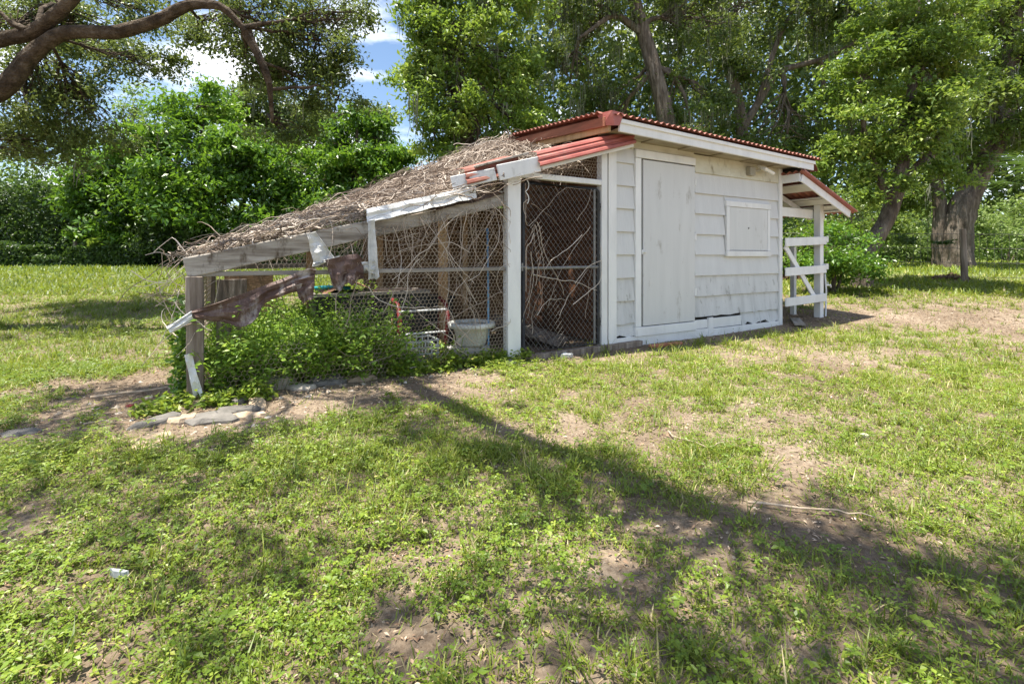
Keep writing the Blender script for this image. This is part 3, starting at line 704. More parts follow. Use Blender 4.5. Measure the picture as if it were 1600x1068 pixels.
# red hand cart with rods
cart = thing("hand_cart", "red steel hand cart standing behind the chicken wire", "cart", -2.12, .45)
for sx in (-.26, .24):
    mb = MB(); mb.tube([(sx, .0, .05), (sx - .02, -.05, .25), (sx, -.06, .42), (sx + .01, .05, .56), (sx, .20, .60)], .022, 8)
    mb.tube([(sx, .0, .05), (sx, .22, .05), (sx, .22, .58)], .018, 8); mb.build("side_frame", M['red_steel'], cart, smooth=True)
    mb = MB(); V, q = lathe([(.0, -.03), (.10, -.03), (.12, -.02), (.12, .02), (.10, .03), (0, .03)], 16); V = V[:, [2, 1, 0]] + [sx - .05, .25, .115]; mb.add(V, q); mb.build("wheel", M['black_plastic'], cart, smooth=True)
for z_, y_ in ((.50, -.02), (.28, -.055), (.12, -.02)):
    mb = MB(); mb.tube([(-.26, y_, z_), (.24, y_, z_)], .011, 6); mb.build("cross_rod", M['galv'], cart)
# grey crate
crate = thing("milk_crate", "grey lattice plastic crate beside the red cart", "crate", -2.26, .22)
for k in range(6):
    for (a, b) in ((-.13, -.125), (.125, .13)):
        mb = MB(); x = -.15 + k * .06; mb.box(x - .007, x + .007, a, b, .0, .27); mb.build("slat", M['grey_crate'], crate)
for k in range(5):
    z_ = .01 + k * .06; mb = MB()
    mb.box(-.16, .16, -.134, -.130, z_, z_ + .014); mb.box(-.16, .16, .130, .134, z_, z_ + .014); mb.box(-.164, -.16, -.134, .134, z_, z_ + .014); mb.box(.16, .164, -.134, .134, z_, z_ + .014)
    mb.build("band", M['grey_crate'], crate)
mb = MB(); mb.box(-.158, .158, -.123, .123, .004, .010); mb.build("base", M['grey_crate'], crate)
# rods, sheets
p = thing("blue_rod", "thin blue rod standing upright beside the white gate post", "rod", -1.56, .12)
mb = MB(); mb.tube([(0, 0, 0), (.004, .01, .6), (0, .02, 1.28)], .011, 8); mb.tube([(0, .02, 1.28), (.0, .02, 1.33)], .016, 8); mb.build("shaft", M['blue'], p, smooth=True)
p = thing("plywood_sheet", "brown plywood sheet leaning at back of the run beside shed", "plywood", -1.55, 1.75, None)
mb = MB(); mb.box(-.85, 1.40, -.01, .01, .02, 1.75, Matrix.Rotation(math.radians(-6), 4, 'X')); mb.build("panel", M['plywood'], p)
mb = MB(); mb.box(-.70, -.63, .015, .05, 0, 1.6); mb.box(.45, .52, .015, .05, 0, 1.6); mb.build("batten", M['raw_wood'], p)
p = thing("plywood_board", "pale brown board standing behind the weathered left post", "board", -3.55, 1.15)
mb = MB(); mb.box(-.30, .12, -.01, .01, 0, .90, Matrix.Rotation(math.radians(-5), 4, 'X')); bev_obj(mb.build("panel", M['plywood'], p), .003)
p = thing("grey_plank", "grey plank standing upright behind the weathered left post", "plank", -3.78, .42)
mb = MB(); mb.box(-.11, .11, -.012, .012, 0, .86, Matrix.Rotation(math.radians(-4), 4, 'X')); bev_obj(mb.build("panel", M['old_post'], p), .003)
p = thing("ramp_board", "worn board ramp lying inside the chain-link gate", "ramp", -.72, .75)
mb = MB(); mb.box(-.16, .16, -.5, .55, -.012, .012, Matrix.Translation((0, 0, .17)) @ Matrix.Rotation(math.radians(14), 4, 'X') @ Matrix.Rotation(math.radians(30), 4, 'Z')); mb.build("plank", M['old_post'], p)
mb = MB()
for k in range(5): mb.box(-.15, .15, -.4 + k * .2, -.375 + k * .2, .012, .03, Matrix.Translation((0, 0, .17)) @ Matrix.Rotation(math.radians(14), 4, 'X') @ Matrix.Rotation(math.radians(30), 4, 'Z'))
mb.build("cleat", M['grey_wood'], p)
p = thing("teal_pipe", "teal plastic pipe lying across the black planter tub", "pipe", -2.95, .95, .72)
mb = MB(); mb.tube([(-.28, 0, .0), (0, .02, .015), (.22, 0, .0)], .02, 8); mb.build("tube", M['teal'], p, smooth=True)
p = thing("shade_box", "low black box added to darken the shaded inside of the run", "dark box", -1.85, 1.35)  # invented black box, added where the run's interior is only in shade
mb = MB(); mb.box(-.30, .35, -.2, .2, 0, .55); bev_obj(mb.build("box_body", M['black_plastic'], p), .02, 2)
mb = MB(); mb.box(-.32, .37, -.22, .22, .551, .58); bev_obj(mb.build("lid", M['black_plastic'], p), .01, 2)

def torn_sheet(name, label, cat, top, bot, n, mat, thick=.006, cols=18, rows_=7, seed=1, rag=.03, fold=.03):
    """ragged hanging sheet between two polylines (t,z) given in the plane of the run's front"""
    top = np.array(top); bot = np.array(bot)
    def lerp(P, s):
        d = np.r_[0, np.cumsum(np.hypot(*np.diff(P, axis=0).T))]; d /= d[-1]
        return np.stack([np.interp(s, d, P[:, 0]), np.interp(s, d, P[:, 1])], -1)
    s = np.linspace(0, 1, cols); A = lerp(top, s); B = lerp(bot, s)
    B[:, 1] += rag * (vnoise(s * 9, s * 0, seed) - .5) * 2
    V = []
    for i in range(cols):
        for j in range(rows_):
            f = j / (rows_ - 1); p = A[i] * (1 - f) + B[i] * f
            V.append([p[0], n - .02 - fold * math.sin(i * .9 + seed) * f - .012 * math.sin(j * 1.7 + i * .5), p[1]])
    V = np.array(V); c = V.mean(0); id_ = np.arange(cols * rows_).reshape(cols, rows_)
    q = np.stack([id_[:-1, :-1], id_[1:, :-1], id_[1:, 1:], id_[:-1, 1:]], -1).reshape(-1, 4)
    wp = W(c[0], c[1], c[2]); V = V - c
    o = np_mesh(name, V, q, mat, smooth=False); o.location = wp; o.rotation_euler = (0, 0, RZ)
    o.modifiers.new("solid", 'SOLIDIFY').thickness = thick
    tag(o, label, cat); return o
torn_sheet("felt_strip", "long torn brown roofing-felt strip sagging from beam past left post", "felt",
           [(-4.02, .66), (-3.70, .775), (-3.45, .87), (-3.27, .955), (-3.20, .945)], [(-3.99, .615), (-3.82, .58), (-3.72, .515), (-3.62, .57), (-3.55, .71), (-3.40, .79), (-3.22, .80)], -.07, M['felt'], seed=2)
torn_sheet("felt_flap", "small torn brown felt flap hanging at right end of long strip", "felt",
           [(-3.36, .86), (-3.21, .90)], [(-3.33, .70), (-3.23, .69)], -.085, M['felt'], seed=9, cols=8)
torn_sheet("felt_patch", "square torn brown felt patch hanging from rail below beam", "felt",
           [(-3.13, 1.02), (-3.0, 1.05), (-2.88, 1.07), (-2.84, 1.02)], [(-3.08, .82), (-3.02, .76), (-2.98, .81), (-2.83, .845)], -.07, M['felt'], seed=4)
torn_sheet("flashing_strip", "grey metal strip poking out left of the left post", "metal strip",
           [(-4.16, .56), (-4.02, .665)], [(-4.14, .515), (-4.01, .60)], -.075, M['galv'], seed=5, cols=6, rag=.005, fold=.005)
torn_sheet("plastic_scrap", "white plastic scrap folded over the sloping weathered beam", "scrap",
           [(-3.265, 1.225), (-3.20, 1.245)], [(-3.21, .985), (-3.05, 1.03)], -.05, M['scrap'], seed=6, cols=8, rag=.02)
torn_sheet("plastic_scrap", "narrow white plastic strap running from scrap to felt patch", "scrap",
           [(-3.22, .995), (-3.02, 1.055)], [(-3.23, .965), (-3.03, 1.025)], -.06, M['scrap'], seed=7, cols=6, rag=.006, fold=.004)
torn_sheet("plastic_scrap", "white shredded plastic hanging under left end of metal flashing", "scrap",
           [(-2.80, 1.34), (-2.745, 1.36)], [(-2.80, .86), (-2.71, .86)], -.075, M['scrap'], seed=8, cols=7, rag=.04)
torn_sheet("plastic_scrap", "white plastic flap between felt patch and hanging shreds", "scrap",
           [(-2.85, 1.0), (-2.74, 1.01)], [(-2.83, .93), (-2.72, .90)], -.065, M['scrap'], seed=12, cols=6, rag=.02)
torn_sheet("metal_scrap", "pale torn metal strip nailed low on the left post", "scrap",
           [(-4.06, .36), (-4.02, .37)], [(-4.01, .06), (-3.95, .07)], -.075, M['galv'], seed=10, cols=6, rag=.02, fold=.01)

# ------------------------------------------------------------------ dead vines
def wander(n, K, start, dirf, step, bend, zfix=None, seed=0, rng=None, curl_=1.0):
    """random-walk curves: start (n,3) in run coordinates, dirf (n,3)"""
    rng = rng or np.random.default_rng(seed)
    P = np.zeros((n, K, 3)); P[:, 0] = start; d = dirf / (np.linalg.norm(dirf, axis=1, keepdims=True) + 1e-9)
    curl = rng.normal(0, bend * curl_, (n, 3))
    for k in range(1, K):
        d = d + curl + rng.normal(0, bend, (n, 3)); d /= np.linalg.norm(d, axis=1, keepdims=True)
        P[:, k] = P[:, k - 1] + d * step[:, None]
        if zfix is not None: P[:, k] = zfix(P[:, k], k)
    return P
def mat_z(t, n):
    """height of the dead vine mat that covers the run's roof"""
    f = np.clip(n / 2.1, 0, 1.1)
    tt = np.clip(t + 4.06, -.1, 4)
    zf = 1.055 + .262 * tt
    zb = 1.06 + .455 * tt
    b = .05 * (fbm(t * 2.3, n * 2.3, 31) - .3) + .035 * (fbm(t * 8, n * 8, 33) - .5)
    lump = .10 * np.exp(-((t + 1.0) / .7) ** 2 - ((n - 1.3) / .8) ** 2)
    return zf * (1 - f) + zb * f + b + lump
E_ = []
ta = np.linspace(-4.12, -.28, 110); na = np.linspace(-.03, 2.2, 66)
TT, NN = np.meshgrid(ta, na, indexing='ij')
lim = np.where(TT > -1.6, np.clip((TT + 1.6) * .30, 0, 2), 0)     # mat keeps behind the red strips
NN2 = lim + NN * (2.2 - lim) / 2.2
ZZ = mat_z(TT, NN2) - .03
edge = np.minimum(1, np.minimum((TT + 4.12) / .1, (NN + .03) / .08))
ZZ = ZZ - .06 * (1 - np.clip(edge, 0, 1))
id_ = np.arange(110 * 66).reshape(110, 66)
q = np.stack([id_[:-1, :-1], id_[1:, :-1], id_[1:, 1:], id_[:-1, 1:]], -1).reshape(-1, 4)
thin = .16 + .80 * np.clip((-2.1 - TT) / .5, 0, 1) * np.clip((1.5 - NN2) / .5, 0, 1)
keep = (vnoise(TT * 7, NN2 * 7, 77) > thin)[:-1, :-1].ravel()
vine_root = empty("dead_vine_mat", W(0, 0), RZ)
tag(vine_root, "brown tangle of dead vines matted over the run's roof", "dead vines", kind="stuff")
mo = np_mesh("vine_litter", np.stack([TT, NN2, ZZ], -1).reshape(-1, 3), q[keep], M['thatch'], vine_root); mo["kind"] = "stuff"
rg = np.random.default_rng(5)
n = 4800
t0 = rg.uniform(-4.12, -.28, n); n0 = rg.uniform(-.04, 2.2, n)
n0 = np.where(t0 > -1.6, np.maximum(n0, (t0 + 1.6) * .30), n0)
op = (t0 < -2.2) & (n0 > .07) & (n0 < 1.5) & (rg.random(n) < .84); t0 = t0[~op]; n0 = n0[~op]; n = len(t0)
st = np.stack([t0, n0, mat_z(t0, n0) + rg.uniform(-.02, .035, n)], -1)
dd = np.stack([rg.normal(.0, 1, n) + .5, rg.normal(0, .75, n), rg.normal(0, .12, n)], -1)
off = -.02 + .11 * rg.random(n) ** 2
def hug(p, k):
    z = mat_z(np.clip(p[:, 0], -4.1, .2), np.clip(p[:, 1], -.03, 2.3)) + off + .02 * np.sin(k + off * 300)
    p[:, 2] = p[:, 2] * .35 + z * .65; p[:, 0] = np.maximum(p[:, 0], -4.13 + off * .8); return p
P = wander(n, 9, st, dd, rg.uniform(.03, .085, n), .27, hug, rng=rg)
R = np.repeat((.0014 + .006 * rg.random(n) ** 2.2)[:, None], 9, 1) * np.linspace(1.1, .6, 9)
V, q = batch_tubes(P, R, 3)
vo = np_mesh("dead_vine_stems", V, q, M['vine_dead'], vine_root, tint=np.repeat(rg.uniform(0, 1, n) ** 1.5, 8 * 3)); vo["kind"] = "stuff"
n = 3200
t0 = rg.uniform(-4.1, -.3, n); n0 = rg.uniform(0, 2.2, n); ok = ~((t0 < -2.2) & (n0 < 1.5) & (rg.random(n) < .7)) & (n0 > np.clip((t0 + 1.6) * .30, 0, 2)); t0 = t0[ok]; n0 = n0[ok]; n = len(t0)
V, q = leaves(np.stack([t0, n0, mat_z(t0, n0) + rg.uniform(-.02, .03, n)], -1), rand_dirs(n, rg) * [1, 1, .5], rand_dirs(n, rg) * .8 + [0, -.2, .7], rg.uniform(.02, .05, n), rg.uniform(.012, .03, n), .3)
vo = np_mesh("dead_leaves", V, q, M['litter'], vine_root, tint=rg.random(n) * .8); vo["kind"] = "stuff"
# stray loops that stand clear of the mat, and bunches on the shed rake
n = 760
t0 = np.r_[rg.uniform(-4.1, -1.7, 360), rg.uniform(-1.7, -.2, 400)]; n0 = np.where(t0 > -1.7, rg.uniform(.25, 1.7, n), rg.uniform(0, 2.1, n))
st = np.stack([t0, n0, mat_z(t0, n0) + .02], -1)
dd = np.stack([rg.normal(0, 1, n), rg.normal(0, .7, n), rg.uniform(.1, .8, n)], -1)
P = wander(n, 10, st, dd, rg.uniform(.025, .06, n), .22, lambda p, k: p - np.array([0, 0, .007 * k]), rng=rg, curl_=.3)
V, q = batch_tubes(P, np.repeat((.0015 + .0035 * rg.random(n) ** 1.5)[:, None], 10, 1) * np.linspace(1.2, .5, 10), 4)
vo = np_mesh("dead_vine_loops", V, q, M['vine_dead'], vine_root, tint=np.repeat(rg.uniform(.35, 1, n), 9 * 4)); vo["kind"] = "stuff"
# the netting's own climbers: hanging and looping dead stems on the front
fv = empty("dead_climber", W(-2.1, -.03), RZ); tag(fv, "bare dead climber stems threaded through wire below sloping beam", "dead climber", kind="stuff")
n = 84
t0 = rg.uniform(-2.95, -1.45, n); z0 = np.where(rg.random(n) < .5, beam_z(t0) - .05, rg.uniform(.1, 1.2, n))
st = np.stack([t0 + 2.1, rg.uniform(-.03, .04, n), z0], -1)
dd = np.stack([rg.normal(0, .7, n), rg.normal(0, .05, n), np.where(z0 > 1.1, -1, rg.normal(.3, .6, n))], -1)
def flat(p, k):
    p[:, 1] = np.clip(p[:, 1], -.05, .06); p[:, 2] = np.clip(p[:, 2], .02, None); p[:, 0] = np.clip(p[:, 0], -.95, .68)
    p[:, 2] = np.minimum(p[:, 2], beam_z(p[:, 0] - 2.1) + .02); return p
P = wander(n, 15, st, dd, rg.uniform(.025, .070, n), .15, flat, rng=rg, curl_=.25)
V, q = batch_tubes(P, np.repeat(rg.uniform(.0018, .0042, n)[:, None], 15, 1), 4)
vo = np_mesh("stem", V, q, M['vine_dead'], fv, tint=np.repeat(rg.uniform(.35, 1, n), 14 * 4)); vo["kind"] = "stuff"
# climber on the gate
gv = empty("dead_climber", W(-.72, -.03), RZ); tag(gv, "pale dead vine branching up through the chain-link gate", "dead climber", kind="stuff")
n = 24
t0 = np.where(rg.random(n) < .6, rg.uniform(-.50, -.36, n), rg.uniform(-.2, .38, n)); z0 = np.where(rg.random(n) < .5, rg.uniform(.12, .8, n), rg.uniform(.8, 1.7, n))
st = np.stack([t0, rg.uniform(-.03, .0, n), z0], -1)
dd = np.stack([rg.normal(.25, .4, n), rg.normal(0, .04, n), np.where(z0 < .8, rg.uniform(.4, 1, n), rg.normal(-.3, .9, n))], -1)
def flat2(p, k):
    p[:, 1] = np.clip(p[:, 1], -.05, .03); p[:, 2] = np.clip(p[:, 2], .1, 1.78); p[:, 0] = np.clip(p[:, 0], -.52, .46); return p
P = wander(n, 16, st, dd, rg.uniform(.035, .075, n), .13, flat2, rng=rg, curl_=.2)
V, q = batch_tubes(P, np.repeat(rg.uniform(.0018, .0045, n)[:, None], 16, 1) * np.linspace(1.2, .6, 16), 4)
vo = np_mesh("stem", V, q, M['vine_dead'], gv, tint=np.repeat(rg.uniform(.5, 1, n), 15 * 4)); vo["kind"] = "stuff"
# tendrils on the left post
pv = empty("post_climber", W(-4.05, 0), RZ); tag(pv, "leafy climber and dry tendrils growing up the left post", "climber")
n = 46
st = np.stack([rg.uniform(-.12, .06, n), rg.uniform(-.05, .5, n), rg.uniform(.55, 1.02, n)], -1)
dd = np.stack([rg.normal(-.4, .5, n), rg.normal(0, .3, n), rg.normal(-.5, .7, n)], -1)
P = wander(n, 11, st, dd, rg.uniform(.02, .045, n), .17, rng=rg)
V, q = batch_tubes(P, np.repeat(rg.uniform(.0016, .004, n)[:, None], 11, 1), 3)
np_mesh("tendrils", V, q, M['vine_dead'], pv, tint=np.repeat(rg.uniform(.3, 1, n), 30))["kind"] = "stuff"
n = 520
z = rg.uniform(0, .80, n) ** 1.3; C = np.stack([-.04 - .03 * rg.random(n) + rg.normal(0, .03, n), rg.uniform(0.0, .5, n), z], -1)
V, q = leaves(C, rand_dirs(n) * [1, 1, .6], rand_dirs(n) + [-.6, -.6, .6], rg.uniform(.03, .065, n), rg.uniform(.025, .05, n))
np_mesh("foliage", V, q, M['leaf_glossy'], pv, tint=rg.random(n))["kind"] = "stuff"

# weeds growing in the run
def weed_bed(name, label, t0, t1, n0, n1, hfun, nstem, seed, leaf=(.025, .06), mat='weed', per=22):
    r = np.random.default_rng(seed)
    c = W((t0 + t1) / 2, (n0 + n1) / 2); root = empty(name, (c[0], c[1], 0), RZ); tag(root, label, "weeds", kind="stuff")
    tl = r.uniform(t0, t1, nstem); nl = r.uniform(n0, n1, nstem); h = hfun(tl, nl) * r.uniform(.55, 1.1, nstem)
    ok = h > .03; tl, nl, h = tl[ok], nl[ok], h[ok]; m = len(tl)
    st = np.stack([tl - (t0 + t1) / 2, nl - (n0 + n1) / 2, np.zeros(m)], -1)
    P = wander(m, 7, st, np.stack([r.normal(0, .25, m), r.normal(-.08, .25, m), np.ones(m)], -1), h / 6, .12, rng=r)
    V, q = batch_tubes(P, np.repeat(r.uniform(.0015, .003, m)[:, None], 7, 1), 3)
    np_mesh("weed_stems", V, q, M['weed'], root, tint=np.repeat(r.random(m) * .5, 18))["kind"] = "stuff"
    k = per; f = r.uniform(.15, 1, (m, k)) * 5.99; i = f.astype(int); fr = (f - i)[..., None]
    mm = np.arange(m)[:, None]; C = P[mm, i] * (1 - fr) + P[mm, i + 1] * fr
    C = C.reshape(-1, 3); C += r.normal(0, .028, C.shape); nn = len(C)
    D = rand_dirs(nn, r) * [1, 1, .45]; Nn = rand_dirs(nn, r) * .6 + [0, -.25, 1]
    V, q = leaves(C, D, Nn, r.uniform(*leaf, nn), r.uniform(*leaf, nn) * .55)
    np_mesh("weed_leaves", V, q, M[mat], root, tint=np.clip(r.normal(.55, .22, nn), 0, 1))["kind"] = "stuff"
weed_bed("weeds", "lush green weeds filling the left half of the run", -3.92, -2.35, -.02, 1.3,
         lambda t, n: (.34 + .42 * vnoise(t * 2.2, n * 2.2, 4)) * np.clip((-2.2 - t) / .5, 0, 1) * np.clip((t + 4.1) / .3, .5, 1) * 1.2, 1100, 3, mat='leaf_pen')
weed_bed("weeds", "low green weeds along the foot of the wire by red cart", -2.6, -1.48, -.10, .16,
         lambda t, n: .10 + .26 * vnoise(t * 6, n * 2, 8) ** 2, 170, 6, (.03, .065), per=16)
weed_bed("weeds", "low leafy weeds at the foot of the left post", -4.30, -3.55, -.24, -.04,
         lambda t, n: .05 + .12 * vnoise(t * 4, n * 4, 11), 80, 7, (.03, .07), per=12)
weed_bed("weeds", "small weeds in the corner below the gate post", -1.55, -1.25, -.12, .0,
         lambda t, n: .06 + .10 * vnoise(t * 8, n * 4, 18), 26, 9, (.03, .06), per=10)

# ------------------------------------------------------------------ stones, sticks and litter on the ground
def slab(name, label, x, y, w, d, h, rz_, mat, tilt=(0, 0), seed=0, cat="stone", group="stones scattered before the run", lift=.0):
    if cat in ("stone", "tile"): w, d, h, lift = w * 1.2, d * 1.45, h * 1.15, lift - .002
    r = np.random.default_rng(seed + 100); k = 13; a = np.sort(r.uniform(0, 1, k) * .8 + np.arange(k)) / k * 2 * np.pi
    rad = r.uniform(.70, 1.10, k); base = np.stack([np.cos(a) * rad * w / 2, np.sin(a) * rad * d / 2], -1)
    V = []
    for f, s in ((-.02, 1.04), (h * .55, 1.0), (h, .84)):
        for (bx, by) in base: V.append([bx * s * r.uniform(.95, 1.05), by * s * r.uniform(.95, 1.05), f + (r.uniform(-.32, .22) * h if f > 0 else 0)])
    V.append([0, 0, h * 1.02]); V = np.array(V); Fq = []
    for L_ in range(2):
        for i in range(k): Fq.append([L_ * k + i, L_ * k + (i + 1) % k, (L_ + 1) * k + (i + 1) % k, (L_ + 1) * k + i])
    me = bpy.data.meshes.new(name)
    Fp = [tuple(f) for f in Fq] + [(2 * k + i, 2 * k + (i + 1) % k, 3 * k) for i in range(k)]
    me.from_pydata([tuple(v) for v in V], [], Fp); me.update(); me.materials.append(mat)
    o = bpy.data.objects.new(name, me); COL.objects.link(o)
    o.location = (x, y, float(surf_z(x, y)) + lift); o.rotation_euler = (tilt[0], tilt[1], rz_)
    tag(o, label, cat, group); return o
slab("flat_stone", "large flat grey slate lying left of centre among the stones", -1.93, 3.05, .30, .17, .035, .2, M['slate'], (.05, 0), 1)
slab("flat_stone", "long grey slate lying furthest left of the stone row", -2.24, 2.98, .24, .11, .03, .7, M['slate'], (0, -.1), 2)
slab("flat_stone", "tan flat stone just left of the weathered post", -2.20, 3.36, .22, .10, .03, .35, M['sandstone'], (.0, -.15), 3)
slab("flat_stone", "grey slate tucked at the foot of the weathered post", -2.36, 3.48, .20, .13, .03, .1, M['slate'], (0, 0), 4)
slab("pale_rock", "pale cream rock below the weeds in front of the wire", -1.86, 3.82, .24, .15, .075, .1, M['palestone'], (0, 0), 5)
slab("pale_rock", "low pale stone beside the cream rock", -1.66, 3.75, .24, .10, .03, .1, M['palestone'], (0, 0), 6)
slab("flat_stone", "purplish flat slate right of the cream rock", -1.53, 3.92, .26, .15, .045, .4, M['slate'], (.18, 0), 7)
slab("flat_stone", "thin brown stone at right end of the stone row", -1.30, 4.02, .26, .09, .03, .45, M['sandstone'], (0, 0), 8)
slab("flat_stone", "small rounded grey stone near the leaning tile", -1.98, 3.42, .13, .10, .03, 0, M['slate'], (0, 0), 9)
slab("leaning_tile", "brown tile lying tipped among the stones", -1.80, 3.35, .28, .075, .014, -.9, M['sandstone'], (.30, .06), 10, "tile", lift=.018)
slab("flat_stone", "narrow grey slate under the tipped brown tile", -1.86, 3.20, .26, .09, .03, .45, M['slate'], (0, 0), 11)
slab("flat_stone", "brown half-buried stone nearest the lower right weeds", -1.72, 3.10, .20, .08, .025, .1, M['sandstone'], (0, 0), 12)
slab("flat_stone", "tan stone stacked alone below the long slate", -2.02, 2.70, .17, .085, .03, .3, M['sandstone'], (0, 0), 13)
slab("flat_stone", "weathered brown stone under the lone tan stone", -2.0, 2.60, .16, .10, .02, .1, M['sandstone'], (0, 0), 14)
slab("flat_stone", "pale stone between the long slate and big slate", -2.09, 3.02, .17, .10, .03, .5, M['sandstone'], (0, 0), 15)
slab("flat_stone", "dark slate half hidden in weeds at far left", -2.55, 2.52, .17, .09, .012, .4, M['slate'], (0, 0), 16)
slab("flat_stone", "grey slate in the dirt at left picture edge", -2.92, 2.80, .20, .10, .012, .1, M['slate'], (0, 0), 17)
slab("pale_rock", "small pale stone at the foot of white gate post", -.02, 4.62, .12, .08, .03, .1, M['palestone'], (0, 0), 18)
bk = empty("wood_plank", (1.80, 5.54, float(surf_z(1.80, 5.54))), RZ - .05); tag(bk, "reddish plank lying on grass below the shed door", "plank")
mb = MB(); mb.box(-.24, .24, -.035, .035, .0, .03); bev_obj(mb.build("plank_body", M['brick'], bk), .005)
def stick(label, pts, r, seed):
    rr = np.random.default_rng(seed); pts = np.array(pts, float); s = np.linspace(0, 1, 9)
    X = np.interp(s, np.linspace(0, 1, len(pts)), pts[:, 0]); Y = np.interp(s, np.linspace(0, 1, len(pts)), pts[:, 1])
    X += rr.normal(0, .008, 9); Y += rr.normal(0, .008, 9)
    Z = surf_z(X, Y) + r + .012 + .01 * rr.random(9); Pq = np.stack([X, Y, Z], -1); c = Pq[0].copy()
    V, q = tube(Pq - c, np.linspace(r, r * .45, 9), 6); o = np_mesh("fallen_stick", V, q, M['stick']); o.location = c; tag(o, label, "stick", "fallen sticks on the yard")
stick("long bent stick on bare dirt left of the run", [(-3.05, 3.42), (-2.75, 3.66), (-2.45, 3.80)], .011, 1)
stick("dry stick in the grass at right, beside the shadow edge", [(.98, 1.98), (1.25, 1.90), (1.42, 1.86)], .005, 2)
stick("thin forked twig in the grass right of centre", [(.90, 2.75), (1.05, 2.55), (1.22, 2.62)], .004, 3)
stick("short thin stick on dirt left of stone row", [(-2.62, 2.90), (-2.40, 2.98)], .006, 4)
stick("thin stick lying at foot of the wire weeds", [(-1.75, 4.02), (-1.50, 4.15)], .006, 5)
slab("litter_scrap", "clear plastic scrap in weeds at lower left", -1.27, 1.53, .075, .014, .003, -.2, M['grey_crate'], (0, 0), 30, "litter", "litter on the yard", .03)
slab("litter_scrap", "white paper scrap on the dirt by the stones", -1.45, 4.0, .07, .05, .03, .2, M['scrap'], (.2, 0), 31, "litter", "litter on the yard")
slab("litter_scrap", "pale scrap lying in grass far right", 2.04, 2.75, .07, .04, .006, .2, M['palestone'], (0, 0), 32, "litter", "litter on the yard", .015)
slab("litter_scrap", "white crumpled paper at the gate's foot", 0.56, 4.86, .16, .05, .02, .5, M['scrap'], (.2, .1), 33, "litter", "litter on the yard", .03)
slab("litter_scrap", "small red scrap on the bare dirt at left", -2.66, 3.30, .06, .04, .012, .2, M['red_steel'], (0, 0), 34, "litter", "litter on the yard")
rr = np.random.default_rng(77); xs = []; 
for cx, cy, sx_, sy_, k_ in ((-2.0, 3.2, .45, .25, 70), (-1.45, 3.95, .4, .14, 60), (-.75, 4.3, .35, .12, 25), (-2.7, 3.4, .4, .3, 25)): xs.append(np.stack([rr.normal(cx, sx_, k_), rr.normal(cy, sy_, k_)], -1))
xs = np.vstack(xs); m = len(xs); r_ = .008 + .022 * rr.random(m) ** 2
B = np.array([[1, 0, 0], [.4, .9, 0], [-.6, .7, 0], [-1, -.1, 0], [-.4, -.9, 0], [.6, -.7, 0], [.2, .1, .7], [-.3, -.2, .6]])
V = (B[None] + rr.normal(0, .18, (m, 8, 3))) * r_[:, None, None] * np.array([1, 1, .8]); V[:, :, :2] += xs[:, None]; V[:, :, 2] += surf_z(xs[:, 0], xs[:, 1])[:, None]
F3 = (np.arange(m)[:, None, None] * 8 + np.array([[0, 1, 6], [1, 2, 6], [2, 7, 6], [2, 3, 7], [3, 4, 7], [4, 5, 7], [5, 6, 7], [5, 0, 6]])[None]).reshape(-1, 3)
o = np_mesh("rubble", V.reshape(-1, 3), F3, M['rubble'], tint=np.repeat(rr.random(m), 8)); tag(o, "small rubble and stone chips strewn among the flat stones", "rubble", kind="stuff")
# planks and tools by the lean-to
pl = thing("fallen_plank", "grey fallen plank in shade under the lean-to gate", "plank", 3.66, -.02, None, .6)
mb = MB(); mb.box(-.45, .30, -.07, .07, .0, .03); bev_obj(mb.build("plank_body", M['grey_wood'], pl), .004)
pl = thing("fallen_plank", "tan fallen plank on the dirt behind lean-to post", "plank", 4.3, .75, None, .15)
mb = MB(); mb.box(-.7, .5, -.06, .06, .02, .05); bev_obj(mb.build("plank_body", M['raw_wood'], pl), .004)
sp = thing("standpipe", "thin pale standpipe with tap beside the lean-to post", "standpipe", SL + 1.25, -.02)
mb = MB(); mb.tube([(0, 0, -.02), (.02, 0, .4), (-.02, 0, .68)], .014, 6); mb.build("pipe", M['galv'], sp, smooth=True)
mb = MB(); mb.tube([(0, 0, .50), (.09, -.03, .50), (.10, -.03, .46)], .014, 6); mb.tube([(.05, -.01, .5), (.05, -.01, .55)], .007, 6); mb.build("tap", M['galv'], sp, smooth=True)

# ================================================================== TREES AND PLANTS
def bez(p0, p1, K, sag, rng):
    s = np.linspace(0, 1, K)[:, None]; p = p0 * (1 - s) + p1 * s
    L = np.linalg.norm(p1 - p0); p += np.sin(s * np.pi) * (rng.normal(0, .07, 3) * L + np.array([0, 0, sag * L]))
    p[1:-1] += rng.normal(0, .018 * L, (K - 2, 3)); return p

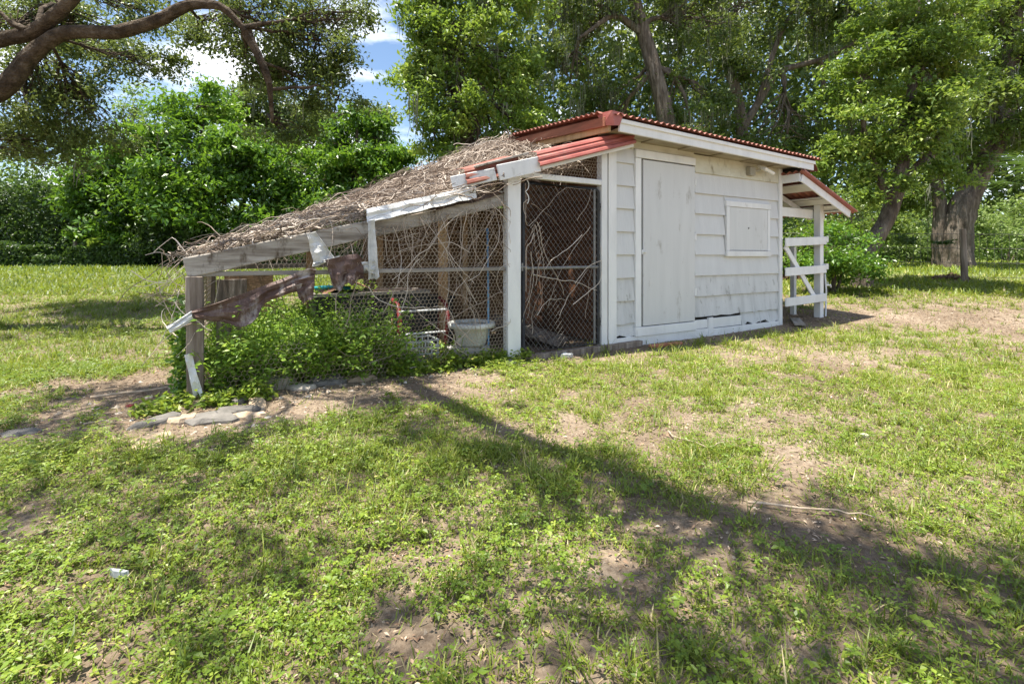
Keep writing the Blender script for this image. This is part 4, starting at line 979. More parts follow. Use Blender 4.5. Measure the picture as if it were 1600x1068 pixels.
def crown_points(ells, ncl, rng, shell=.45):
    """cluster centres spread over several ellipsoids, biased to the outside"""
    vol = np.array([e[1][0] * e[1][1] * e[1][2] for e in ells]) ** .75; out = []; own = []; pt = []
    cnt = np.maximum(4, (ncl * vol / vol.sum()).astype(int))
    for k, e in enumerate(ells):
        c, r = np.array(e[0]), np.array(e[1])
        if len(e) > 2: cnt[k] = e[2]; npf = 1
        else: npf = max(2, int(round(cnt[k] / 6)))
        d = rand_dirs(npf, rng); rad = rng.uniform(shell, 1.0, npf) ** .6
        if npf == 1: pf = c[None]; pr_ = r * .6
        else: pf = c + d * rad[:, None] * r; pr_ = np.full(3, .23 * r.mean()) * [1.15, 1.15, .55]
        w = rng.integers(0, npf, cnt[k])
        sd = (pf - c) / (r + 1e-6) + rng.normal(0, .55, (npf, 3)); sd[:, 2] *= .45; sd /= np.linalg.norm(sd, axis=1, keepdims=True) + 1e-6
        along = rng.uniform(-.55, .55, cnt[k]) * (0 if npf == 1 else .62 * r.mean())
        out.append(pf[w] + sd[w] * along[:, None] + rng.normal(0, 1, (cnt[k], 3)) * pr_ * (1.0 if npf == 1 else .62) * rng.uniform(.5, 1.4, npf)[w][:, None] - np.array([0, 0, .25]) * np.maximum(along, 0)[:, None]); own += [k] * cnt[k]
        pt += list(rng.normal(0, .15, npf)[w])
    return np.vstack(out), np.array(own), np.array(pt)

def make_tree(name, label, trunks, ells, ncl, per, leaf, cl_r, lmat, bmat, seed, cat="tree", group=None, moss=0, moss_len=1.0, twig=.35, bright=0.0, limb_r=.10, fork=None, aspect=.5, flat_=.7):
    """trunks: list of (points, radii) world space; ells: crown ellipsoids in world space"""
    rng = np.random.default_rng(seed)
    base = np.array(trunks[0][0][0], float); root = empty(name, tuple(base)); tag(root, label, cat, group)
    mb = MB()
    for pts, rad in trunks:
        pts = np.array(pts, float); s = np.linspace(0, 1, len(pts)); K = max(10, len(pts) * 8); NS = 22; u = np.linspace(0, 1, K)
        # smooth resample
        Pq = np.stack([np.interp(u, s, pts[:, k]) for k in range(3)], -1); r = np.interp(u, s, rad)
        for _ in range(6): Pq[1:-1] = (Pq[:-2] + 2 * Pq[1:-1] + Pq[2:]) / 4
        Pq[1:-1] += rng.normal(0, .010, (K - 2, 3)) * r[1:-1, None]
        V, q = tube(Pq, r, NS); ang = np.tile(np.arange(NS), K) * 14 / NS
        nV = K * NS; ctr = np.repeat(Pq, NS, 0); kk = np.repeat(np.arange(K), NS); bump = 1 + .6 * (.22 * (vnoise(ang * .9, kk * .35, seed) - .5) + .08 * np.sin(ang * 1.8 + seed) + .20 * (vnoise(ang * 2.1, kk * .8, seed + 3) - .5) + .10 * np.sin(ang * 5.4 + kk * .3 + 2 * vnoise(kk * .4, ang, seed)))
        flare = 1 + .16 * np.exp(-kk / (K * .09))
        V[:nV] = ctr + (V[:nV] - ctr) * (bump * flare)[:, None]; mb.add(V - base, q)
    C, own, puff = crown_points(ells, ncl, rng)
    tops = [np.array(t[0][-1], float) for t in trunks]
    nodes = [np.array(p, float) for t in trunks for p in t[0][max(1, len(t[0]) // 2):]]
    for k, e_ in enumerate(ells):
        c = np.array(e_[0], float); f = min(nodes, key=lambda p: np.linalg.norm(p - c)); lp = bez(f, c, 8, .05, rng)
        L = np.linalg.norm(c - f); r0 = limb_r * (.6 + .25 * min(L, 3))
        if L > .3:
            V, q = tube(lp, np.linspace(r0, r0 * .35, 8), 7); mb.add(V - base, q)
        idx = np.where(own == k)[0]; pick = idx[rng.random(len(idx)) < twig]
        if len(pick):
            src = lp[rng.integers(3, 8, len(pick))] if L > .3 else np.repeat(c[None], len(pick), 0)
            s = np.linspace(0, 1, 5)[None, :, None]; Pb = src[:, None] * (1 - s) + C[pick][:, None] * s
            Pb[:, 1:4] += rng.normal(0, .05, (len(pick), 3, 3)) * np.linalg.norm(C[pick] - src, axis=1)[:, None, None]
            V, q = batch_tubes(Pb, np.linspace(r0 * .30, r0 * .07, 5)[None].repeat(len(pick), 0), 4); mb.add(V - base, q)
    mb.build("trunk", bmat, root, smooth=True)
    n = len(C) * per; ctr = np.repeat(C, per, 0)
    csz = np.repeat(rng.uniform(.6, 1.35, len(C)), per)[:, None]
    g_ = rng.normal(0, 1, (n, 3)) * np.array([1, 1, flat_]) * cl_r * .55 * csz
    Lc = ctr + g_
    out = g_ / (np.linalg.norm(g_, axis=1, keepdims=True) + 1e-6)
    D = rand_dirs(n, rng) + out * .7 + [0, 0, -.12]; Nn = rand_dirs(n, rng) * .75 + np.array([0, 0, .85]) + out * .3
    sz = rng.uniform(.5, 1.4, n) * leaf
    V, q = leaves(Lc - base, D, Nn, sz, sz * aspect)
    ct = np.repeat(rng.normal(0, .12, len(C)) + puff, per)
    tint = np.clip(.42 + bright + ct + rng.normal(0, .17, n), 0, 1)
    cr = np_mesh("crown", V, q, lmat, root, tint=tint)
    if moss:
        k = moss; src = C[rng.integers(0, len(C), k)] + rng.normal(0, .25, (k, 3)); m = 5
        st = np.repeat(src, m, 0) + rng.normal(0, 1, (k * m, 3)) * [.09, .09, .05]; ln = moss_len * np.repeat(rng.uniform(.35, 1.5, k), m) * rng.uniform(.5, 1, k * m)
        s = np.linspace(0, 1, 5)[None, :, None]
        Pm = st[:, None] + np.concatenate([np.zeros((1, 5, 2)), -s], -1) * ln[:, None, None] + rng.normal(0, .018, (k * m, 5, 3))
        V, q = batch_tubes(Pm - base, np.array([.008, .012, .010, .007, .002])[None].repeat(k * m, 0) * (.35 + .65 * moss_len) * rng.uniform(.6, 1.6, k * m)[:, None], 3)
        np_mesh("spanish_moss", V, q, M['moss'], root, tint=np.repeat(rng.random(k * m), 12))["kind"] = "stuff"
    return root

def ell(px, py, Y, rx, ry, rz_): return (at(px, py, Y), (rx, ry, rz_))
def gp(px, Y): x = (px - 800) / F_PX * Y; return np.array([x, Y, float(ground_z(x, Y)) - .05])

# --- big live oak whose trunk stands out of frame at left; its limbs reach over the yard
ob = np.array([-10.2, 5.4, 0.0])
L1 = [at(-260, 190, 6.6), at(-90, 175, 6.5), at(10, 140, 6.4), at(48, 85, 6.4), at(100, 48, 6.4), at(180, 52, 6.4), at(245, 34, 6.4), at(295, 6, 6.4), at(345, 8, 6.45), at(380, 42, 6.5), at(404, 95, 6.6), at(420, 140, 6.7)]
L2 = [at(-90, 80, 6.7), at(0, 62, 6.5), at(55, 52, 6.4), at(100, 12, 6.3), at(150, -40, 6.2), at(260, -160, 5.8)]
L3 = [at(385, 50, 6.5), at(420, 120, 6.6), at(426, 190, 6.9)]
shade = [(-1.25, 4.2), (-1.05, 3.75), (-.85, 3.4), (-.6, 3.05), (-.35, 2.75), (-.05, 2.45), (.2, 2.28), (.5, 2.1), (.78, 1.9), (1.05, 1.7), (1.3, 1.56), (1.6, 1.4), (2.0, 1.2), (2.5, 1.0),
         (-2.95, 3.75), (-2.6, 3.55), (-3.3, 3.6), (-2.35, 3.75), (-1.55, 2.7), (-2.6, 2.8), (-3.0, 2.9), (-6.6, 6.1), (-5.9, 6.2), (-5.2, 6.3)]
dapple = [(.15, 1.3), (.5, 1.2), (.75, 1.25), (.35, 1.08), (-1.9, 2.3), (-1.45, 2.05), (-.75, 2.15), (-2.4, 2.2), (-.9, 1.5), (-.45, 1.35), (-1.9, 1.75), (1.15, 1.15), (2.6, 1.9), (5.6, 4.2)]
cot = math.cos(SUN_ELEV) / math.sin(SUN_ELEV)
ovh = []
for k_, (sx, sy) in enumerate(shade + dapple):
    h = 5.6 + .5 * math.sin(sx * 3 + sy)
    ovh.append((np.array([sx + SUN_H[0] * cot * h, sy + SUN_H[1] * cot * h, h]), (.34, .30, .24), 13 if k_ < len(shade) else 6))
L4 = [at(260, -160, 5.8), np.array([-2.7, 4.0, 6.1]), np.array([-1.6, 2.5, 5.9]), np.array([-.5, 1.4, 5.8]), np.array([.6, .8, 5.7]), np.array([1.7, .4, 5.7])]
L5 = [np.array([-2.7, 4.0, 6.1]), np.array([-3.3, 3.2, 5.9]), np.array([-4.2, 2.9, 5.7])]
trunks = [([ob, ob + [.3, .1, 1.6], ob + [1.0, .5, 2.6], L1[0]], [.75, .6, .5, .26]), (L1, [.17, .145, .115, .092, .085, .085, .08, .065, .052, .036, .022, .008]),
          ([ob + [1.0, .5, 2.6], L2[0]] + L2[1:], [.24, .13, .10, .085, .075, .06, .045]), (L3, [.06, .04, .02]), (L4, [.09, .09, .08, .07, .05, .03]), (L5, [.06, .04, .02])]
ells = [ell(40, 150, 7.4, .9, .8, .55), ell(130, 170, 7.6, .75, .7, .6), ell(90, 230, 8.0, .7, .6, .35), ell(60, 40, 7.8, .9, .8, .5), ell(215, 90, 7.6, .6, .6, .35), ell(240, 20, 8.0, .7, .6, .4),
        ell(340, 40, 7.6, .55, .5, .45), ell(420, 40, 7.4, .8, .7, .55), ell(510, 60, 7.6, .75, .7, .65), ell(545, 20, 7.9, .5, .5, .5), ell(470, 120, 7.6, .8, .6, .5), ell(385, 95, 7.2, .45, .4, .35), ell(530, 150, 7.8, .42, .4, .4), ell(440, 200, 8.0, .5, .4, .35),
        ell(120, 60, 8.4, .9, .9, .5), ell(10, 215, 8.2, .5, .5, .35)] + ovh
make_tree("live_oak", "live oak limb with dark foliage reaching in from upper left", trunks, ells, 2000, 34, .068, .18, M['leaf_shade'], M['bark_limb'], 41, moss=40, moss_len=.35, limb_r=.03, twig=.5)

# --- trees behind the left lawn
def upright(px, Y, top, lean_, r, extra=()):
    b = gp(px, Y); h = top
    return [b, b + np.array([lean_ * .3, .1, h * .3]), b + np.array([lean_ * .7, 0, h * .65]), b + np.array([lean_, .1, h])], [r, r * .8, r * .6, r * .3]
Y = 17.0
tr = [upright(338, Y, 5.5, -.6, .17), upright(332, Y + .4, 5.0, -2.0, .10), upright(346, Y + .2, 5.0, 1.6, .11)]
make_tree("broadleaf_tree", "round glossy green tree behind the lawn, tallest of left group", tr,
          [ell(310, 165, Y, 1.0, 1.1, .85), ell(265, 210, Y, 1.3, 1.3, 1.0), ell(380, 235, Y - .3, 1.4, 1.4, .9), ell(300, 260, Y - .8, 2.0, 1.3, 1.2), ell(420, 265, Y - .4, 1.5, 1.3, 1.2), ell(215, 270, Y - .3, 1.6, 1.3, 1.2), ell(350, 320, Y - .8, 1.9, 1.2, .9), ell(440, 320, Y - .2, 1.2, 1.1, .9), ell(250, 325, Y - .6, 1.5, 1.2, .8)],
          680, 52, .19, .40, M['leaf_glossy'], M['bark_dark'], 51, limb_r=.07)
Y = 17.5
make_tree("broadleaf_tree", "smaller glossy green tree at left end of lawn trees", [upright(190, Y, 4.0, -.3, .12), upright(196, Y, 3.6, .8, .08)],
          [ell(165, 280, Y, 1.3, 1.2, .8), ell(200, 260, Y, .9, 1.0, .6), ell(165, 305, Y - .4, 1.2, 1.2, .8), ell(190, 310, Y - .6, 1.5, 1.2, 1.0), ell(185, 345, Y - .6, 1.3, 1.1, .8)],
          380, 52, .18, .38, M['leaf_glossy'], M['bark_dark'], 52, limb_r=.06, bright=-.08)
Y = 17.0
make_tree("broadleaf_tree", "slender glossy green tree just left of the vine-covered roof", [upright(545, Y, 5.4, .3, .13), upright(552, Y, 4.6, 1.1, .09)],
          [ell(565, 185, Y, .55, .6, .7), ell(590, 220, Y, .8, .8, .8), ell(530, 225, Y, 1.0, .9, .9), ell(615, 260, Y, .9, .9, .8), ell(560, 275, Y - .4, 1.3, 1, .9), ell(500, 285, Y - .2, 1.0, 1, .8), ell(530, 335, Y - .4, 1.4, 1, .8), ell(630, 310, Y, .9, .8, .7)],
          400, 52, .18, .36, M['leaf_glossy'], M['bark_dark'], 53, limb_r=.06)
Y = 27.0
make_tree("live_oak", "dim moss-hung oak behind the left lawn trees", [upright(430, Y, 8.0, .5, .4)],
          [ell(430, 175, Y, 3.6, 2.5, 1.6), ell(490, 215, Y, 2.6, 2.0, 1.6), ell(375, 185, Y, 1.8, 2, .9), ell(470, 265, Y - 1, 2.2, 1.6, 1.4), ell(560, 190, Y + 1, 1.6, 1.5, 1.2)], 340, 52, .26, .6, M['leaf_shade'], M['bark_dark'], 54, moss=200, limb_r=.12)
Y = 25.0
make_tree("background_tree", "pale grey-green feathery tree against sky at far left", [upright(90, Y, 5.5, .5, .2)],
          [ell(85, 225, Y, 1.4, 1.2, .9), ell(130, 240, Y, 1.2, 1.2, .8), ell(60, 255, Y, 1.3, 1.2, .7), ell(215, 165, Y + 3, 1.1, 1, 1.3), ell(30, 290, Y, 1.8, 1.2, .6)], 110, 44, .20, .7, M['leaf_far'], M['bark_dark'], 55, limb_r=.07, bright=-.1)

# --- trees behind the shed
Y = 14.5
make_tree("tall_tree", "tall dense yellow-green tree rising behind the vine-covered roof", [([gp(760, Y), at(735, 250, Y), at(712, 130, Y), at(690, 40, Y), at(668, -40, Y), at(640, -140, Y)], [.32, .26, .2, .15, .11, .05])],
          [ell(740, 60, Y - .2, 1.5, 1.4, 1.1), ell(800, 90, Y, 1.1, 1.1, 1.0), ell(780, -30, Y, 1.6, 1.5, 1.2), ell(670, 30, Y, 1.1, 1.1, .9), ell(645, 110, Y, .8, .8, .7), ell(700, 150, Y - .4, 1.3, 1.2, .9), ell(790, 165, Y - .2, 1.3, 1.1, .9), ell(680, 215, Y - .3, 1.0, 1.0, .8), ell(745, 230, Y - .6, 1.6, 1.1, .8), ell(820, 215, Y, .9, 1, .8), ell(640, -30, Y, .9, .9, .8), ell(700, -110, Y, 1.8, 1.6, 1.0)],
          860, 50, .145, .32, M['leaf_yellow'], M['bark_dark'], 61, limb_r=.06, moss=30, bright=.05)
Y = 20.0
make_tree("live_oak", "moss-draped oak with pale leaning trunk above shed roof peak", [([gp(1075, Y), at(1048, 230, Y), at(1038, 170, Y), at(1020, 100, Y), at(1002, 40, Y), at(985, -20, Y), at(960, -120, Y)], [.46, .38, .34, .30, .27, .24, .15]), ([at(1015, 60, Y), at(960, 20, Y - .3), at(905, 60, Y - .5)], [.16, .12, .06])],
          [ell(930, 40, Y + 1, 2.3, 1.8, 1.8), ell(890, 130, Y + .5, 1.6, 1.6, 1.6), ell(1000, -60, Y, 3.2, 2.5, 1.6), ell(1100, 30, Y + .8, 2.2, 1.8, 1.8), ell(960, 150, Y + 1, 1.7, 1.5, 1.2), ell(1090, 130, Y + .6, 1.5, 1.3, 1.3), ell(880, -30, Y, 2.0, 1.8, 1.5), ell(940, 215, Y + 1.4, 2.3, 1.2, .9), ell(1080, 190, Y, 1.2, 1.0, .8)],
          560, 50, .17, .46, M['leaf_oak'], M['bark_oak'], 62, moss=330, limb_r=.10)
Y = 24.0
make_tree("live_oak", "wide oak with forked limbs behind the shed's right half", [([gp(1165, Y), at(1160, 200, Y), at(1150, 140, Y), at(1130, 60, Y), at(1120, -40, Y)], [.36, .30, .25, .2, .14]), ([at(1160, 200, Y), at(1185, 160, Y), at(1215, 110, Y), at(1280, 95, Y), at(1330, 70, Y)], [.22, .18, .15, .11, .05]), ([at(1185, 160, Y), at(1215, 60, Y), at(1260, -20, Y)], [.15, .12, .07])],
          [ell(1150, 10, Y, 3.0, 2.2, 1.8), ell(1260, 20, Y, 2.8, 2.2, 1.7), ell(1340, 60, Y, 2.2, 1.8, 1.6), ell(1130, 105, Y, 1.8, 1.6, 1.2), ell(1290, 170, Y, 2.4, 1.8, 1.3), ell(1230, 215, Y, 2.8, 1.8, 1.0), ell(1100, 190, Y, 2.0, 1.6, 1.1), ell(1210, -70, Y, 4.0, 2.5, 1.6)],
          520, 50, .22, .55, M['leaf_oak'], M['bark_oak'], 63, moss=280, limb_r=.12)
# --- right-hand trees
Y = 10.6
make_tree("broadleaf_tree", "yellow-green tree with slanting trunk right of the lean-to", [([gp(1346, Y), at(1352, 400, Y), at(1385, 345, Y), at(1405, 290, Y), at(1420, 200, Y), at(1430, 90, Y), at(1440, -30, Y)], [.19, .17, .155, .14, .11, .08, .04]), ([at(1395, 330, Y), at(1370, 270, Y), at(1350, 200, Y - .2), at(1340, 130, Y)], [.09, .075, .05, .025]), ([at(1405, 290, Y), at(1450, 240, Y - .2), at(1480, 190, Y - .3)], [.08, .06, .03])],
          [ell(1400, 60, Y, .95, .9, .75), ell(1450, 20, Y, .9, .9, .7), ell(1360, 120, Y, .8, .8, .65), ell(1440, 130, Y - .2, 1.0, .9, .75), ell(1490, 90, Y, .65, .7, .6), ell(1330, 200, Y, .65, .7, .55), ell(1400, 200, Y - .3, .95, .8, .6), ell(1470, 215, Y - .4, .8, .7, .42), ell(1310, 255, Y + .3, .5, .6, .4), ell(1380, 265, Y - .2, .65, .6, .4), ell(1475, 275, Y - .5, .62, .5, .22), ell(1410, -60, Y, 1.2, 1.1, .7), ell(1345, 300, Y, .4, .45, .3)],
          760, 50, .105, .21, M['leaf_yellow'], M['bark_oak'], 71, limb_r=.03, bright=.02)
Y = 15.5
make_tree("live_oak", "massive old oak with thick forked trunk at right", [([gp(1497, Y), at(1495, 380, Y), at(1502, 330, Y), at(1525, 280, Y), at(1555, 225, Y), at(1575, 150, Y), at(1585, 40, Y), at(1590, -80, Y)], [.40, .36, .36, .31, .27, .24, .21, .14]), ([gp(1470, Y + .3), at(1466, 380, Y + .3), at(1470, 320, Y + .3), at(1455, 240, Y + .5), at(1440, 150, Y + .6)], [.20, .19, .18, .14, .07])],
          [ell(1560, 60, Y, 1.7, 1.6, 1.3), ell(1540, 170, Y - .6, 1.3, 1.2, .9), ell(1590, 190, Y - .8, 1.1, 1.0, .9), ell(1500, 20, Y + .4, 1.5, 1.4, 1.1), ell(1440, 240, Y + .6, 1.3, 1.2, .8), ell(1620, 100, Y, 1.6, 1.4, 1.1), ell(1520, -60, Y, 2.2, 1.8, 1.1), ell(1400, 300, Y + 1.4, 1.2, 1.0, .8), ell(1540, 235, Y - .8, .7, .7, .5)],
          520, 50, .15, .36, M['leaf_mid'], M['bark_oak'], 72, limb_r=.09, moss=60)
# understorey
def shrub(label, px, py, Y, rx, ry, rz_, n, leaf, mat, seed, name="shrub", per=36, bright=0.0, group="shrubs around the yard", cl=.22):
    b = gp(px, Y); c = at(px, py, Y)
    tr = [([b, b * .6 + c * .4 + [.05, 0, 0], c], [.05, .035, .015]), ([b + [.08, 0, 0], c + [rx * .5, 0, 0]], [.03, .01]), ([b - [.08, 0, 0], c - [rx * .5, 0, .1]], [.03, .01])]
    make_tree(name, label, tr, [(c, (rx, ry, rz_)), (c + [-rx * .5, -.1, -rz_ * .5], (rx * .7, ry * .8, rz_ * .6)), (c + [rx * .5, -.1, -rz_ * .6], (rx * .6, ry * .8, rz_ * .6))], n, per, leaf, cl, mat, M['bark_dark'], seed, "shrub", group, limb_r=.02, bright=bright)
shrub("bright glossy shrub just beyond the lean-to post", 1300, 385, 9.9, .75, .6, .55, 150, .09, M['leaf_glossy'], 81, bright=.12)
shrub("shrub seen through the lean-to's open side", 1235, 385, 12.5, .8, .6, .6, 110, .10, M['leaf_mid'], 82)
shrub("big sunlit shrub at far right beyond fence", 1575, 350, 21.0, 2.2, 1.5, 1.2, 170, .17, M['leaf_far'], 83, bright=.2, cl=.4)
shrub("sunlit shrub left of the massive oak trunk", 1415, 365, 19.0, 1.5, 1.2, 1.0, 150, .15, M['leaf_far'], 84, bright=.1, cl=.35)
shrub("low dark shrub behind the shed's right end fence", 1330, 340, 16.0, 1.5, 1.2, 1.1, 150, .13, M['leaf_mid'], 85, cl=.35)
shrub("rounded bush in front of the round tree's trunk", 300, 375, 16.4, 1.7, .9, .8, 190, .13, M['leaf_hedge'], 86, cl=.35)
shrub("bush under the slender tree, behind the run", 480, 370, 16.2, 1.9, .9, .9, 200, .13, M['leaf_hedge'], 87, cl=.35)
shrub("bush behind the vine roof, below tall tree", 650, 330, 15.5, 1.5, .9, 1.1, 150, .13, M['leaf_mid'], 88, cl=.35)
shrub("bush in shade right of round tree's trunk", 400, 372, 16.8, 1.4, .9, .9, 150, .13, M['leaf_hedge'], 89, cl=.35)
# banana-like plant by the left fence
bp = empty("banana_plant", gp(150, 16.0)); tag(bp, "broad-leaved banana plant by the left fence", "plant")
r_ = np.random.default_rng(3)
for k in range(7):
    a = k * 2.4 + .5; L = r_.uniform(.9, 1.5); s = np.linspace(0, 1, 8)
    c = np.stack([np.cos(a) * s * L * .45, np.sin(a) * s * L * .45, .25 + L * (s * 1.0 - .45 * s ** 2)], -1); w = .19 * np.sin(np.pi * np.clip(s * .92 + .08, 0, 1)) + .012
    side = np.array([-math.sin(a), math.cos(a), 0]); V = np.vstack([np.stack([c[i] - side * w[i] + [0, 0, .04 * w[i] / .2], c[i], c[i] + side * w[i] + [0, 0, .04 * w[i] / .2]]) for i in range(8)])
    id_ = np.arange(24).reshape(8, 3); q = np.stack([id_[:-1, :-1], id_[1:, :-1], id_[1:, 1:], id_[:-1, 1:]], -1).reshape(-1, 4)
    np_mesh("leaf", V, q, M['leaf_mid'], bp, tint=np.full(len(q), .35 + .1 * (k % 4)))
mb = MB(); mb.tube([(0, 0, 0), (.01, 0, .4)], [.07, .05], 8); mb.build("stem", M['leaf_mid'], bp)
# cabbage palm leaning in at right
pb = np.array([10.3, 8.6, float(ground_z(0, 8.6))]); pr = empty("palm_tree", tuple(pb)); tag(pr, "cabbage palm with fan fronds at the right picture edge", "palm")
mb = MB(); mb.tube([(0, 0, -.05), (.02, .05, 1.0), (.0, .0, 2.1)], [.18, .16, .15], 12); mb.build("trunk", M['bark_oak'], pr, smooth=True)
r_ = np.random.default_rng(8)
for k in range(15):
    a = k * 2.399; el = r_.uniform(-.25, .9); d = np.array([math.cos(a) * math.cos(el), math.sin(a) * math.cos(el), math.sin(el)]); o0 = np.array([0, 0, 2.1]); e0 = o0 + d * r_.uniform(.65, .95) - [0, 0, .05]
    side = np.cross(d, [0, 0, 1]); side /= np.linalg.norm(side); up = np.cross(side, d)
    V = []; F4 = []
    for j in range(26):
        b = (j / 25 - .5) * 3.7; dj = d * math.cos(b) + side * math.sin(b); L = r_.uniform(.55, .8) * (1 - .12 * abs(b)); pp = np.cross(dj, up) * .016
        tip = e0 + dj * L - np.array([0, 0, .18 * L]); mid = e0 + dj * L * .55
        i0 = len(V); V += [e0 - pp * .3, e0 + pp * .3, mid + pp, mid - pp, tip + pp * .15, tip - pp * .15]; F4 += [[i0, i0 + 1, i0 + 2, i0 + 3], [i0 + 3, i0 + 2, i0 + 4, i0 + 5]]
    fr = np_mesh("frond", np.array(V), np.array(F4), M['leaf_hedge'], pr, tint=np.full(len(F4), r_.uniform(0, .3)))
    mb = MB(); mb.tube([o0, (o0 + e0) / 2 + [0, 0, .03], e0], .013, 5); mb.build("stalk", M['leaf_mid'], fr)

# --- clipped hedge and far woods that read as one mass
def leaf_mass(name, label, cat, boxes, n, leaf, mat, seed, kind, thr=.35, bright=0.0, rough=.45):
    rng = np.random.default_rng(seed); Cs = []
    vol = np.array([(b[1] - b[0]) * (b[5] - b[4]) for b in boxes]); cnt = (n * vol / vol.sum()).astype(int)
    for (x0, x1, y0, y1, z0, z1), c in zip(boxes, cnt):
        x = rng.uniform(x0, x1, c * 2); y = rng.uniform(y0, y1, c * 2); z = rng.uniform(0, 1, c * 2)
        top = z1 - (z1 - z0) * rough * fbm(x * .35, y * .3, seed) - .4 * vnoise(x * 1.7, y * 1.7, seed)
        zz = z0 + (top - z0) * z; ok = fbm(x * .8 + zz * .6, zz * .9 + y * .5, seed + 5) > thr * .9 + .05
        Cs.append(np.stack([x, y, zz], -1)[ok][:c])
    C = np.vstack(Cs); m = len(C); c0 = C.mean(0); c0[2] = boxes[0][4]
    sz = rng.uniform(.6, 1.3, m) * leaf
    V, q = leaves(C - c0, rand_dirs(m, rng), rand_dirs(m, rng) + [0, -.2, .8], sz, sz * .55)
    cl = fbm(C[:, 0] * 1.2, C[:, 2] * 1.2, seed + 9)
    o = np_mesh(name, V, q, mat, tint=np.clip(.42 + bright + (cl - .5) * .9 + rng.normal(0, .15, m), 0, 1)); o.location = c0
    tag(o, label, cat, kind=kind); return o
gl = .62
leaf_mass("hedge", "dark clipped hedge along the back fence at far left", "hedge", [(-23, -11.5, 17.2, 18.6, 0.55, 4.3)], 46000, .15, M['leaf_hedge'], 91, None, .10, 0.0, .18)
leaf_mass("fence_vine", "dark leafy creeper covering the left wire fence", "creeper", [(-19, -12.2, 15.7, 16.1, .5, 2.05), (-12.2, -5.2, 16.9, 17.4, .5, 1.9)], 34000, .11, M['leaf_hedge'], 92, None, .30)
leaf_mass("woodland", "far green wood closing the view behind the yard", "woods", [(-45, -14, 36, 42, .5, 6.5), (-14, -5, 36, 42, .5, 11), (-5, 34, 32, 40, .5, 27), (34, 60, 30, 40, .5, 22)], 80000, .56, M['leaf_oak'], 93, "stuff", .24, -.05)
leaf_mass("undergrowth", "sunlit undergrowth beyond the right-hand fence", "undergrowth", [(9, 26, 23, 27, .7, 3.8), (-4, 9, 22, 26, .7, 4.2)], 26000, .22, M['leaf_far'], 94, "stuff", .36, .05)

# --- wire fences
def wire_fence(name, label, pts, h, seed, wires=4, mat='old_post', mesh=True):
    b = np.array([pts[0][0], pts[0][1], float(ground_z(*pts[0]))]); root = empty(name, tuple(b)); tag(root, label, "fence")
    P = np.array([[x, y, float(ground_z(x, y))] for x, y in pts]); r = np.random.default_rng(seed)
    for p in P:
        mb = MB(); ln = r.normal(0, .03, 2); mb.tube([p - b - [0, 0, .1], p - b + [ln[0], ln[1], h + .12]], [.07, .06], 8); mb.build("post", M[mat], root)
    for k in range(wires):
        z = .12 + (h - .12) * k / (wires - 1); mb = MB(); mb.tube(P - b + [0, 0, z], .006, 4, cap=False); mb.build("wire", M['link'], root)
    if mesh:
        segs = []
        for a, c in zip(P[:-1], P[1:]):
            L = np.linalg.norm(c - a); m_ = int(L / .15)
            for i in range(1, m_): p = a + (c - a) * i / m_ - b; segs.append([p + [0, 0, .12], p + [0, 0, h]])
        S = np.array(segs); V, q = batch_tubes(S, np.full(S.shape[:2], .0035), 3); np_mesh("mesh_wire", V, q, M['link'], root)
wire_fence("wire_fence", "wire fence on dark posts beyond the right-hand grass", [(2.2, 13.0), (4.9, 12.7), (8.05, 12.0), (8.6 + 1.2, 12.0 - .3), (10.99, 11.4), (14.0, 10.8)][0:3] + [(10.9, 11.4), (14.2, 10.8)], 1.15, 3)
wire_fence("wire_fence", "overgrown wire fence along the back of left lawn", [(-15.2, 16.5), (-11.8, 16.6), (-8.6, 16.8), (-5.2, 16.9)], 1.25, 4, mesh=False)
leaf_mass("fence_vine", "creeper trailing along top wire of right-hand fence", "creeper", [(7.0, 10.8, 11.5, 11.95, 1.35, 1.85)], 1500, .09, M['leaf_hedge'], 95, None, .40)
leaf_mass("brush_pile", "row of dead brush heaped under the right-hand fence", "brush", [(5.2, 11.5, 11.7, 12.2, .42, .72)], 2600, .10, M['litter'], 96, None, .30, -.35)
# ================================================================== GROUND COVER
def patchy(x, y):
    """how green the yard is at a place, 0 bare soil .. 1 thick"""
    c = .70 + 1.0 * (fbm(x * 1.05 + 3, y * 1.05, 61, 3) - .5) + 2.0 * (fbm(x * 5.5 + 7, y * 5.5, 67, 3) - .5)
    t, n = to_local(x, y)
    wall = np.clip((-n - .10) / .55, 0, 1); c = np.where((n > -1.0) & (n <= .02) & (t > -1.4) & (t < 4.6), c * (.12 + .88 * wall), c)
    def blob(cx, cy, rx, ry, k): return k * np.exp(-(((x - cx) / rx) ** 2 + ((y - cy) / ry) ** 2))
    c = c - blob(-2.95, 3.75, .75, .42, 1.6) - blob(-1.3, 3.6, .95, .36, 1.6) - blob(-.62, 4.15, .6, .3, 1.2) - blob(-3.0, 4.4, .6, .4, .7) - blob(-2.0, 3.12, .75, .42, 1.8) - blob(-.25, 1.42, .10, .16, .5) - blob(-.45, 1.6, .12, .1, .6)
    c = c - blob(6.6, 7.6, 2.6, 1.0, .75) - blob(3.3, 4.4, .5, .35, .25) - blob(8.5, 6.6, 2.0, .8, .5) - blob(1.2, 1.75, .12, .1, .6) - blob(.35, 1.55, .14, .1, .6)
    c = c + blob(-5.5, 7.5, 3.2, 2.2, 1.6) + blob(-9, 11, 8, 5, 1.6) + blob(-1.2, 2.2, .8, .55, .35) + blob(9, 10.2, 5, 1.2, .7)
    inside = (n > .05) & (n < 2.5) & (t > -2.2) & (t < 3.3)
    return np.where(inside, 0, np.clip(c, 0, 1))

